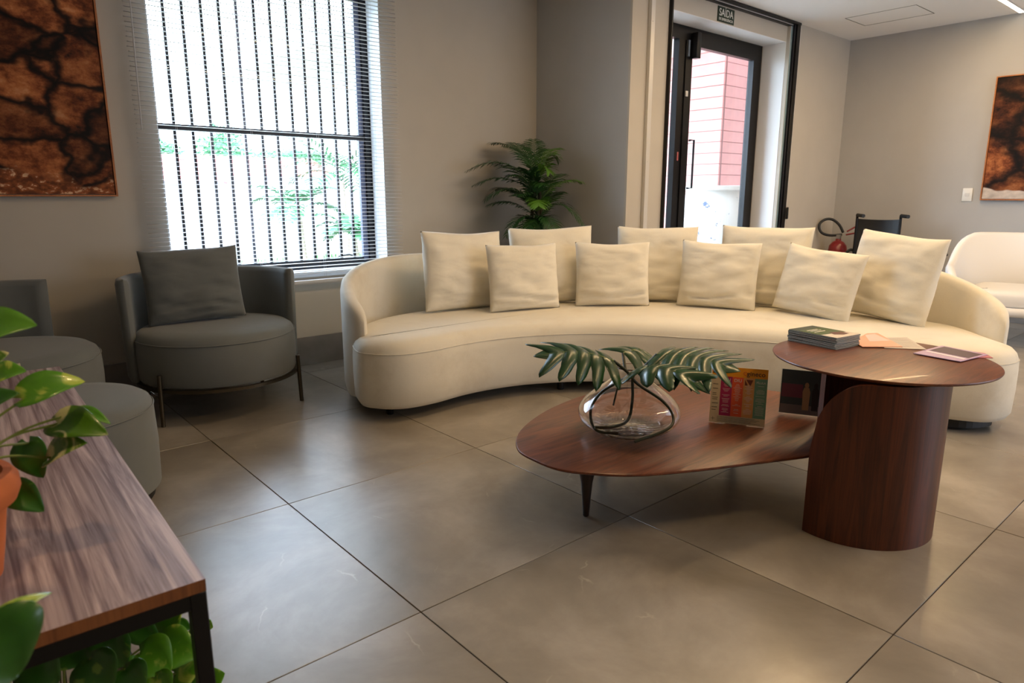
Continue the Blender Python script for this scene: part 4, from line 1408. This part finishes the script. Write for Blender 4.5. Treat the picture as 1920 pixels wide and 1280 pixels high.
P2 = [
    ((300, 1200), (338, 1140), 1.16, 0.085, 'pothos', (-.7, -.6, .5)),
    ((336, 1165), (358, 1180), 1.20, 0.022, 'pothos_dark', (-.5, -.6, .7)),
    ((355, 1190), (385, 1212), 1.22, 0.05, 'pothos_dark', (-.7, -.7, .4)),
    ((385, 1170), (399, 1176), 1.25, 0.03, 'pothos', (-.7, -.7, .4)),
    ((252, 1170), (300, 1205), 1.14, 0.05, 'pothos_dark', (-.6, -.6, .7)),
    ((300, 1215), (372, 1228), 1.12, 0.085, 'pothos', (-.5, -.5, .9)),
    ((262, 1225), (320, 1262), 1.08, 0.09, 'pothos', (-.5, -.5, .9)),
    ((200, 1190), (236, 1250), 1.06, 0.075, 'pothos_dark', (-.6, -.7, .6)),
    ((330, 1262), (376, 1250), 1.15, 0.07, 'pothos', (-.6, -.7, .6)),
    ((340, 1285), (372, 1262), 1.18, 0.06, 'pothos_dark', (-.6, -.7, .6)),
    ((395, 1275), (421, 1262), 1.22, 0.05, 'pothos', (-.6, -.7, .6)),
    ((170, 1235), (212, 1285), 1.0, 0.08, 'pothos_dark', (-.6, -.7, .6)),
    ((290, 1270), (318, 1300), 1.06, 0.06, 'pothos', (-.6, -.7, .6)),
    ((235, 1255), (270, 1290), 1.02, 0.07, 'pothos_dark', (-.6, -.7, .6)),
    ((120, 1215), (168, 1240), 1.05, 0.06, 'pothos_dark', (-.5, -.6, .7)),
    ((60, 1240), (110, 1280), 0.98, 0.07, 'pothos_dark', (-.5, -.6, .7)),
    ((210, 1150), (240, 1180), 1.14, 0.04, 'pothos_dark', (-.5, -.6, .7)),
    ((310, 1235), (330, 1205), 1.2, 0.06, 'pothos_dark', (-.6, -.7, .6)),
]
pothos(lp, gj, P2, rnd, hub2)

# small booklet on the console and tube frame behind it
nb = thing('notebook', 'small pale green notebook with a black cover on the console', 'notebook', (0.02, 2.02, CZ + 0.0003), 0.15)
box('pages', pm('pale_green_pages', (150, 186, 128), .5), -0.10, 0.05, -0.07, 0.07, 0.003, 0.016, nb)
box('cover', M['black_plastic'], -0.102, 0.052, -0.072, 0.072, 0.016, 0.019, nb)
box('back_cover', M['black_plastic'], -0.102, 0.052, -0.072, 0.072, 0.0, 0.003, nb)
sf = thing('metal_stand', 'beige metal tube loop rising behind the far end of the console', 'stand', (0.045, 2.492, 0))
bt = plain('beige_tube', (176, 164, 146), 0.45, 0.2)
tube_obj('frame', crom([(0.13, 0, 0.012), (0.13, 0, 0.56), (0.12, 0, 0.612), (0.075, 0, 0.632), (0.0, 0, 0.634), (-0.18, 0, 0.632), (-0.23, 0, 0.612), (-0.24, 0, 0.56), (-0.24, 0, 0.012)], 7), 0.0075, bt, sf, 10)
for xx in (0.13, -0.24):
    lathe_obj('foot', [(0.001, 0), (0.014, 0), (0.014, 0.012), (0.001, 0.012)], bt, sf, 16, cap_bottom=False, cap_top=False).location = (xx, 0, 0)

# ------------------------------------------------------------------ potted palm in the alcove
PB = Vector((3.56, 3.84, 0))
palm = thing('potted_palm', 'tall bushy palm in a dark round pot in the alcove behind the sofa', 'plant', PB)
potm = plain('dark_glazed_pot', (28, 28, 30), 0.25, coat=0.4)
lathe_obj('pot', [(0.001, 0), (0.10, 0), (0.115, 0.01), (0.14, 0.25), (0.165, 0.52), (0.185, 0.70), (0.188, 0.77), (0.182, 0.785), (0.172, 0.78), (0.168, 0.73), (0.001, 0.72)], potm, palm, 48, cap_bottom=False, cap_top=False)
lathe_obj('soil', [(0.165, 0.735), (0.08, 0.745), (0.001, 0.75)], M['soil'], palm, 24, cap_bottom=False, cap_top=False)
rnd = random.Random(21)
for k in range(3):
    a = k * 2.1
    tube_obj('trunk', crom([(0.03 * math.cos(a), 0.03 * math.sin(a), 0.74), (0.04 * math.cos(a), 0.04 * math.sin(a), 0.95), (0.02 * math.cos(a), 0.02 * math.sin(a), 1.22 - .08 * k)], 4), [0.016] * 4 + [0.013] * 5, M['trunk'], palm, 8)
def frond(origin, tipv, arch, parent, off, mat, n=19, lw=0.0135, ll=0.15, twist=0.0):
    """rachis as an arch from origin to tipv with narrow leaflets on both sides"""
    o_, t_ = Vector(origin), Vector(tipv)
    m_ = o_ + (t_ - o_) * 0.45 + Vector((0, 0, arch))
    pts = []
    for i in range(n + 1):
        t = i / n
        pts.append((1 - t) ** 2 * o_ + 2 * t * (1 - t) * m_ + t * t * t_)
    bm = bmesh.new()
    tube(bm, [p - off for p in pts], [0.0032 * (1 - .75 * i / n) for i in range(n + 1)], 5)
    for i in range(3, n + 1):
        t = i / n
        T_ = (pts[min(i + 1, n)] - pts[i - 1]).normalized()
        sd = T_.cross(Vector((0, 0, 1)))
        sd = sd.normalized() if sd.length > .01 else Vector((1, 0, 0))
        sd = (sd + Vector((0, 0, twist))).normalized()
        for s in (-1, 1):
            Ln = ll * (math.sin(PI * (0.12 + 0.8 * t)) ** .7) * rnd.uniform(.85, 1.1)
            d = (sd * s * 0.80 + T_ * 0.62 + Vector((0, 0, rnd.uniform(-.05, .12)))).normalized()
            b_ = pts[i] - off
            nrm = d.cross(T_).normalized()
            wv = d.cross(nrm).normalized() * lw / 2
            p1 = b_ + d * Ln * .35
            p2 = b_ + d * Ln * .72 + Vector((0, 0, -Ln * .07))
            p3 = b_ + d * Ln + Vector((0, 0, -Ln * .24))
            v = [bm.verts.new(q) for q in (b_ - wv * .4, b_ + wv * .4, p1 + wv, p1 - wv, p2 + wv * .8, p2 - wv * .8, p3)]
            bm.faces.new((v[0], v[1], v[2], v[3]))
            bm.faces.new((v[3], v[2], v[4], v[5]))
            bm.faces.new((v[5], v[4], v[6]))
    return finish(bm, 'frond', mat, parent, 'all')
top = lambda z: PB + Vector((0, 0, z))
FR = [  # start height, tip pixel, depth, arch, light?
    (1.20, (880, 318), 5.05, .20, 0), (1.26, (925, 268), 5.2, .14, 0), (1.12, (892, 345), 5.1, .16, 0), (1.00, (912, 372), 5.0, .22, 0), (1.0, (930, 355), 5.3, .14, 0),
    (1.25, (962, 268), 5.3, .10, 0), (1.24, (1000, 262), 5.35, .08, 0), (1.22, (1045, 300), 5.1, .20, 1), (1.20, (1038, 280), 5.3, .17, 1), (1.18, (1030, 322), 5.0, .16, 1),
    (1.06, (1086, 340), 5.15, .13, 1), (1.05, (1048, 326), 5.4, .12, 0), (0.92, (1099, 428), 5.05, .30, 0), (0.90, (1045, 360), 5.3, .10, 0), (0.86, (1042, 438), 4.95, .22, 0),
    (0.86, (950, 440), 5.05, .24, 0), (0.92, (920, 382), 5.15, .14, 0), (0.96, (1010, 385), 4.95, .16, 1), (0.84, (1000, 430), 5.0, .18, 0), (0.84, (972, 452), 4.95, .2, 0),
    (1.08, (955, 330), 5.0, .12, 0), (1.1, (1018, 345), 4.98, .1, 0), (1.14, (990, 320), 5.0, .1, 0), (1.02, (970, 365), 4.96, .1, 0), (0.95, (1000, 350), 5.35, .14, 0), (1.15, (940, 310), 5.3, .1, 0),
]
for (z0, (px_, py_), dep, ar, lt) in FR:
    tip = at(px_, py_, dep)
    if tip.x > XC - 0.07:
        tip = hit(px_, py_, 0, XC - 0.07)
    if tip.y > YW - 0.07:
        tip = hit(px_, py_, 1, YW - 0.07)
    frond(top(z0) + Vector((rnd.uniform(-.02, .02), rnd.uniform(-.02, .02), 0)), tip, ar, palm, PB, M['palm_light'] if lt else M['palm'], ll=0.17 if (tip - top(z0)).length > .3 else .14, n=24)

# ------------------------------------------------------------------ fire extinguisher and wheelchair in the far corner
EX = Vector((7.09, 3.13, 0))
ext = thing('fire_extinguisher', 'red fire extinguisher with a looped black hose beside the wheelchair', 'fire extinguisher', EX)
red = plain('extinguisher_red', (120, 14, 18), 0.3, coat=0.4)
lathe_obj('stand', [(0.001, 0.0), (0.13, 0.0), (0.13, 0.012), (0.10, 0.018), (0.10, 0.10), (0.11, 0.13)], M['black_plastic'], ext, 32, cap_bottom=False, cap_top=False)
lathe_obj('cylinder', [(0.001, 0.12), (0.085, 0.12), (0.09, 0.13), (0.09, 0.57), (0.082, 0.62), (0.055, 0.655), (0.028, 0.67), (0.024, 0.69), (0.001, 0.69)], red, ext, 36, cap_bottom=False, cap_top=False)
lathe_obj('label_band', [(0.0905, 0.50), (0.0912, 0.50), (0.0912, 0.56), (0.0905, 0.56)], pm('label_white', (205, 205, 205)), ext, 36, cap_bottom=False, cap_top=False)
lathe_obj('shroud', [(0.092, 0.13), (0.096, 0.13), (0.096, 0.38), (0.092, 0.38)], M['black_plastic'], ext, 36, cap_bottom=False, cap_top=False)
box('valve', M['chrome'], -0.02, 0.02, -0.02, 0.02, 0.685, 0.73, ext, 0.004)
vl = ext
E0 = EX
tube_obj('lever', [at(1588, 434, 6.95) - E0, at(1606, 424, 6.93) - E0], 0.008, red, ext)
tube_obj('carry_handle', [at(1586, 440, 6.95) - E0, at(1607, 436, 6.93) - E0], 0.008, red, ext)
hp = [(1581, 436), (1574, 422), (1562, 412), (1549, 411), (1538, 418), (1536, 428), (1542, 437), (1556, 441), (1578, 440)]
tube_obj('hose', crom([at(x_, y_, 6.95) - E0 for x_, y_ in hp], 6), 0.013, M['black_plastic'], ext, 10)

WO = Vector((6.72, 2.52, 0))
wc = thing('wheelchair', 'folded-arm black wheelchair standing behind the sofa by the grey wall', 'wheelchair', WO, math.atan2(-1, -.25) + PI / 2)
wc['label'] = 'black wheelchair with push handles behind the right end of the sofa'
wyaw = math.atan2(0.55, -0.83)    # heading across the back
hl, hr = at(1607, 412, 6.6), at(1688, 418, 6.35)
ac_ = (hr - hl); ac_.z = 0
wc.location = ((hl.x + hr.x) / 2, (hl.y + hr.y) / 2, 0)
wyaw = math.atan2(ac_.y, ac_.x)
wc.rotation_euler.z = wyaw
hwid = ac_.length / 2
bk = plain('black_vinyl', (14, 14, 16), 0.45, bump=0.05)
bm = bmesh.new()
bx(bm, -hwid + 0.01, hwid - 0.01, -0.006, 0.006, 0.50, 0.90)
bmesh.ops.subdivide_edges(bm, edges=[e for e in bm.edges if abs((e.verts[0].co - e.verts[1].co).x) > .1], cuts=8)
for v in bm.verts:
    v.co.y += 0.03 * (1 - (v.co.x / hwid) ** 2)
    v.co.z -= 0.008 * (1 - (v.co.x / hwid) ** 2) * (v.co.z > .7)
finish(bm, 'back_sling', bk, wc, 30)
for s in (-1, 1):
    tube_obj('back_post', crom([(s * hwid, 0, 0.30), (s * hwid, 0, 0.86), (s * hwid, -0.005, 0.915), (s * hwid + 0.015, -0.05, 0.935), (s * hwid + 0.05, -0.085, 0.935)], 5), 0.012, M['black_metal'], wc, 10)
    tube_obj('hand_grip', [(s * hwid + 0.015, -0.05, 0.935), (s * hwid + 0.09, -0.12, 0.930)], 0.017, M['black_plastic'], wc, 12)
    bm = bmesh.new()
    pts = [(s * (hwid + 0.05), 0.06 + 0.29 * math.cos(i * PI / 16), 0.305 + 0.29 * math.sin(i * PI / 16)) for i in range(33)]
    tube(bm, pts, 0.014, 8)
    whl = finish(bm, 'rear_wheel', M['black_plastic'], wc, 'all')
    for i in range(10):
        a = i * PI / 5
        tube_obj('spoke', [(s * (hwid + 0.05), 0.06, 0.305), (s * (hwid + 0.05), 0.06 + 0.28 * math.cos(a), 0.305 + 0.28 * math.sin(a))], 0.002, M['chrome'], whl, 4)
    tube_obj('arm_frame', crom([(s * hwid, 0, 0.68), (s * hwid, 0.30, 0.68), (s * hwid, 0.36, 0.62), (s * hwid, 0.38, 0.30)], 5), 0.011, M['black_metal'], wc, 8)
    bm = bmesh.new()
    tube(bm, [(s * hwid, 0.44 + 0.07 * math.cos(i * PI / 6), 0.083 + 0.07 * math.sin(i * PI / 6)) for i in range(13)], 0.012, 6)
    finish(bm, 'caster', M['black_plastic'], wc, 'all')
    tube_obj('side_rail', [(s * hwid, 0, 0.45), (s * hwid, 0.44, 0.45), (s * hwid, 0.44, 0.15)], 0.011, M['black_metal'], wc, 8)
box('seat_sling', bk, -hwid, hwid, 0.02, 0.42, 0.455, 0.475, wc, 0.005)

# ------------------------------------------------------------------ white armchair at the right, with a small dark table beside it
def white_chair():
    t = thing('white_armchair', 'white upholstered lounge chair with flared back behind the right end of the sofa', 'armchair', (6.42, 1.40, 0), math.radians(-165))
    # local +x = front. seat cushion
    bm = bmesh.new()
    o2 = crom([Vector(p) for p in [(0.36, -0.30), (0.385, 0.0), (0.36, 0.30), (0.1, 0.31), (-0.26, 0.27), (-0.30, 0.0), (-0.26, -0.27), (0.1, -0.31)]], 6, True)
    loft(bm, o2, [(0.02, 0.305), (0.0, 0.32), (0.0, 0.385), (0.012, 0.41), (0.05, 0.425), (0.11, 0.43)])
    finish(bm, 'seat_cushion', M['white_uph'], t, 'all')
    # shell: sides and back as one swept sheet
    bm = bmesh.new()
    pth = crom([Vector(p) for p in [(0.42, -0.40), (0.18, -0.46), (-0.10, -0.46), (-0.32, -0.36), (-0.42, 0.0), (-0.32, 0.36), (-0.10, 0.46), (0.18, 0.46), (0.42, 0.40)]], 7)
    n = len(pth)
    rings = []
    for i, p in enumerate(pth):
        s = abs(2 * i / (n - 1) - 1)          # 1 at arm fronts, 0 mid back
        zt = 0.82 if s < .20 else 0.82 - (0.82 - 0.57) * (0.5 - 0.5 * math.cos(PI * min(1, (s - .20) / .40))) ** 0.7
        zt -= 0.16 * max(0, (s - .72) / .28) ** 1.5
        lean = 0.16 * max(0, 1 - s / .75)
        tt = (pth[min(i + 1, n - 1)] - pth[max(i - 1, 0)]).normalized()
        nn = Vector((tt.y, -tt.x))
        row = []
        for q, z in [(-1, .27), (-1, .42), (-1, zt - .03), (-.6, zt - .006), (0, zt), (.6, zt - .006), (1, zt - .03), (1, .42), (1, .27), (.7, .24), (-.7, .24)]:
            off = nn * (0.03 * q)
            lz = -lean * max(0, z - .3) * 1.2
            fl_ = 1 + 0.22 * max(0, z - .42) * (1 if s < .6 else .3)
            row.append(bm.verts.new(((p.x + off.x) + lz, (p.y + off.y) * fl_, z)))
        rings.append(row)
    for a, b_ in zip(rings, rings[1:]):
        for k in range(11):
            bm.faces.new((a[k], a[(k + 1) % 11], b_[(k + 1) % 11], b_[k]))
    bm.faces.new(rings[0]); bm.faces.new(rings[-1][::-1])
    finish(bm, 'shell', M['white_uph'], t, 'all')
    bm = bmesh.new()
    loft(bm, crom([Vector(p) for p in [(0.40, -0.32), (0.42, 0.0), (0.40, 0.32), (-0.26, 0.28), (-0.32, 0.0), (-0.26, -0.28)]], 6, True), [(0.02, 0.24), (0, 0.26), (0, 0.304)])
    finish(bm, 'seat_base', M['white_uph'], t, 'all')
    for x_, y_ in ((0.3, -0.28), (0.3, 0.28), (-0.24, 0.26), (-0.24, -0.26)):
        tube_obj('leg', [(x_ * 1.08, y_ * 1.08, 0), (x_, y_, 0.245)], [0.009, 0.016], M['black_plastic'], t, 12)
    return t
white_chair()
ds = thing('side_stand', 'small dark table top peeking out beside the white armchair', 'table', (6.80, 2.22, 0))
lathe_obj('tabletop', [(0.001, 0.60), (0.17, 0.60), (0.172, 0.607), (0.17, 0.615), (0.001, 0.615)], M['black_plastic'], ds, 40, cap_bottom=False, cap_top=False)
tube_obj('pole', [(0, 0, 0.012), (0, 0, 0.6)], 0.014, M['black_metal'], ds, 12)
lathe_obj('base', [(0.001, 0), (0.13, 0), (0.13, 0.008), (0.02, 0.014), (0.001, 0.014)], M['black_metal'], ds, 32, cap_bottom=False, cap_top=False)

# ------------------------------------------------------------------ outdoors, seen through the window
gm = plain('lawn_soil', (128, 128, 110), 0.95, var=0.2, scale=2)
g_ = struct('ground', gm, [(-25, 30, 4.56, 60, -0.25, -0.12)])
g_.name = 'trim_6'
g_['label'] = 'pale garden ground outside the window'
pv = struct('trim_7', plain('pale_paving', (200, 196, 190), 0.8), [(4.2, 12.5, 3.66, 9.0, -0.118, -0.01)])
grass = bmesh.new()
rnd = random.Random(9)
for i in range(2600):
    x_, y_ = rnd.uniform(1.6, 7.5), rnd.uniform(8.0, 12.5)
    hgt = rnd.uniform(.08, .22)
    a = rnd.uniform(0, PI)
    dx, dy = .02 * math.cos(a), .02 * math.sin(a)
    v = [grass.verts.new(q) for q in ((x_ - dx, y_ - dy, -.12), (x_ + dx, y_ + dy, -.12), (x_ + rnd.uniform(-.05, .05), y_, -.12 + hgt))]
    grass.faces.new(v)
gr = finish(grass, 'grass', plain('lawn_grass', (62, 110, 54), 0.8))
props(gr, 'pale green lawn grass outside the window', 'grass', kind='stuff')

HY = 17.0
hs = thing('house', 'white neighbouring house with a faded red tiled roof seen through the blind', 'house', (4.0, HY, -0.12))
hw_ = pm('house_white', (190, 190, 194), 0.8)
rf = plain('faded_red_tiles', (170, 80, 74), 0.8, var=0.1, scale=3)
box('wall', hw_, -7.0, 6.0, 0, 3.5, 0, 1.55, hs)
def roof(parent, x0, x1, y0, y1, z0, z1, nr):
    for k in range(nr):
        t0, t1 = k / nr, (k + 1) / nr
        bm = bmesh.new()
        ya, yb = y0 + (y1 - y0) * t0, y0 + (y1 - y0) * t1
        za, zb = z0 + (z1 - z0) * t0, z0 + (z1 - z0) * t1
        nseg = 40
        rows = []
        for i in range(nseg + 1):
            x_ = x0 + (x1 - x0) * i / nseg
            w_ = 0.03 * (i % 2)
            rows.append((bm.verts.new((x_, ya, za + w_)), bm.verts.new((x_, yb, zb + w_ - .02)), bm.verts.new((x_, ya, za + w_ - .05))))
        for a, b_ in zip(rows, rows[1:]):
            bm.faces.new((a[0], b_[0], b_[1], a[1]))
            bm.faces.new((a[2], b_[2], b_[0], a[0]))
        finish(bm, 'roof_course', rf, parent)
roof(hs, -7.2, 1.6, -0.4, 1.9, 1.55, 2.25, 5)
box('eave_gutter', pm('gutter_blue_grey', (110, 116, 140)), -7.2, 1.5, -0.45, -0.38, 1.50, 1.56, hs)
wn = box('window_opening', pm('house_window_blue', (120, 160, 190), .3), -4.9, -3.9, -0.03, 0, 0.1, 1.0, hs)
box('window_sill', pm('house_sill', (150, 150, 165)), -5.0, -3.8, -0.08, -0.031, 0.98, 1.06, wn)
box('vent', pm('house_vent_blue', (130, 160, 200), .4), -2.6, -1.6, -0.04, 0, 1.05, 1.12, hs)
# annex with a higher white gable
hs2 = thing('house', 'long white house with a low pink ridge further right through the blind', 'house', (7.9, 20.8, -0.12))
box('wall', hw_, -3.8, 4.5, 0, 3, 0, 1.9, hs2)
roof(hs2, -1.9, 2.5, -0.3, 1.6, 1.85, 2.45, 4)
box('parapet', hw_, -3.8, -2.0, -0.1, 0, 1.85, 2.35, hs2)

def crown(center, rad, n, size, seed, flat=0.8):
    rnd = random.Random(seed)
    bm = bmesh.new()
    for i in range(n):
        d = Vector((rnd.gauss(0, 1), rnd.gauss(0, 1), rnd.gauss(0, 1))).normalized()
        r_ = rad * rnd.uniform(.45, 1.0)
        c = Vector(center) + Vector((d.x * r_, d.y * r_, d.z * r_ * flat))
        a = Vector((rnd.gauss(0, 1), rnd.gauss(0, 1), rnd.gauss(0, 1))).normalized() * size
        b_ = d.cross(a).normalized() * size * .5
        bm.faces.new([bm.verts.new(c + q) for q in (a, b_, -a, -b_)])
    return bm
def tree(label, px_, py_, dist, rad, seed, ht_scale=.8):
    p = hit(px_, py_, 1, dist)
    t = thing('tree', label, 'tree', (p.x, p.y, -0.12), 0, 'trees beyond the houses')
    bm = crown((0, 0, p.z + .12), rad, 900, rad * .11, seed, ht_scale)
    finish(bm, 'foliage', plain('pale_tree_leaves', (58, 112, 70), .8, var=.2, scale=1), t)
    tube_obj('trunk', [(0, 0, 0), (0, 0, p.z)], [rad * .1, rad * .05], plain('tree_bark', (120, 100, 84), .9), t, 8)
tree('small rounded tree behind the house roof at the far left of the window', 305, 298, 26, 0.85, 1)
tree('taller pointed tree between the third and fifth window bars', 420, 282, 27, 1.0, 2, 1.1)
tree('low pale tree just right of the window centre', 500, 310, 30, 1.3, 3, .5)
tree('low pale tree above the pink ridge', 560, 300, 32, 1.2, 4, .45)

# garden palms close to the window
def palm_tree(label, base, height, nf, length, seed, mat):
    rnd2 = random.Random(seed)
    t = thing('garden_palm', label, 'palm', base, 0, 'palms in the garden')
    off = Vector(base)
    tube_obj('trunk', [(0, 0, 0), (0.03, 0, height * .5), (0, 0, height)], [.07, .05, .04], plain('pale_palm_trunk', (176, 168, 150), .9), t, 8)
    for i in range(nf):
        a = 2 * PI * i / nf + rnd2.uniform(-.2, .2)
        e = rnd2.uniform(-.2, .6)
        o_ = off + Vector((0, 0, height))
        tip = o_ + Vector((math.cos(a) * length * .9, math.sin(a) * length * .9, length * e))
        frond(o_, tip, length * .4, t, off, mat, 15, .035, length * .42)
gp = plain('garden_palm_leaf', (48, 108, 62), 0.6, var=.2)
p = hit(640, 330, 1, 9.5)
palm_tree('feathery garden palm at the right of the window', (p.x, 9.5, -0.12), p.z + .05, 13, 0.95, 31, gp)
p = hit(556, 360, 1, 7.2)
palm_tree('lower garden palm left of the taller one', (p.x, 7.2, -0.12), p.z - .1, 11, 0.55, 32, gp)
p = hit(660, 405, 1, 6.6)
palm_tree('shortest garden palm near the window corner', (p.x, 6.6, -0.12), p.z - .1, 11, 0.42, 33, gp)
# ------------------------------------------------------------------ porch seen through the glass door
struct('added_shade_roof', M['ceiling'], [(4.0, 9.2, 3.66, 12, 2.95, 3.1), (9.2, 14, 3.66, 5.2, 2.95, 3.1)])  # unseen roof slabs, added to shade the boards outside the door
struct('added_shade_wall', M['wall'], [(XR + T, 13, 3.3, 3.64, 0, 2.95)])  # unseen wall run, added to keep direct sky light off the boards
pk = plain('salmon_board', (228, 166, 160), 0.7, var=0.05, scale=8)
def boards(label, face, const, lo, hi, z1=4.2):
    t = thing('board_wall', label, 'wall cladding', ((const, lo, 0) if face == 'x' else (lo, const, 0)))
    z = -0.01
    bh = 0.14
    o0 = None
    while z < z1:
        if o0 is None:
            o0 = box('board', pk, *((0, 0.03, 0, hi - lo) if face == 'x' else (0, hi - lo, 0, 0.03)), 0, bh - .004, t, 0.003, 1)
            o = o0
        else:
            o = o0.copy()
            COL.objects.link(o)
        o.location = (0.0, 0.0, z)
        if face == 'x':
            o.location.x = random.uniform(0, .002)
        else:
            o.location.y = random.uniform(0, .002)
        z += bh
    box('backing', pm('board_gap', (150, 90, 84)), *((0.031, 0.06, 0, hi - lo) if face == 'x' else (0, hi - lo, 0.031, 0.06)), -0.01, z1, t)
boards('salmon pink horizontal boards outside the door, left of the corner', 'x', 8.06, 5.2, 11.0)
boards('salmon pink horizontal boards outside the door, right of the corner', 'y', 5.2, 8.09, 12.0)
jar_m, nt, b = new_mat('painted_jar')
tc = nt.nodes.new('ShaderNodeTexCoord')
n1 = node(nt, 'ShaderNodeTexNoise', Scale=7.0, Detail=6.0, Roughness=.7)
nt.links.new(tc.outputs['Object'], n1.inputs['Vector'])
r1 = ramp(nt, [(0.36, lin((96, 110, 140))), (0.40, lin((224, 220, 216))), (0.66, lin((226, 222, 216))), (0.70, lin((170, 160, 150)))])
nt.links.new(n1.outputs['Fac'], r1.inputs[0])
nt.links.new(r1.outputs[0], b.inputs['Base Color'])
b.inputs['Roughness'].default_value = .5
jar = lathe_obj('outdoor_jar', [(0.001, 0.0), (0.22, 0.0), (0.26, 0.03), (0.36, 0.35), (0.43, 0.65), (0.44, 0.82), (0.41, 0.98), (0.35, 1.10), (0.31, 1.15), (0.31, 1.18), (0.40, 1.19), (0.405, 1.225), (0.39, 1.235), (0.30, 1.23), (0.27, 1.1), (0.001, 1.0)], jar_m, None, 56, cap_bottom=False, cap_top=False, loc=(6.86, 4.45, -0.01))
props(jar, 'large white jar with faded blue markings outside the glass door', 'jar')
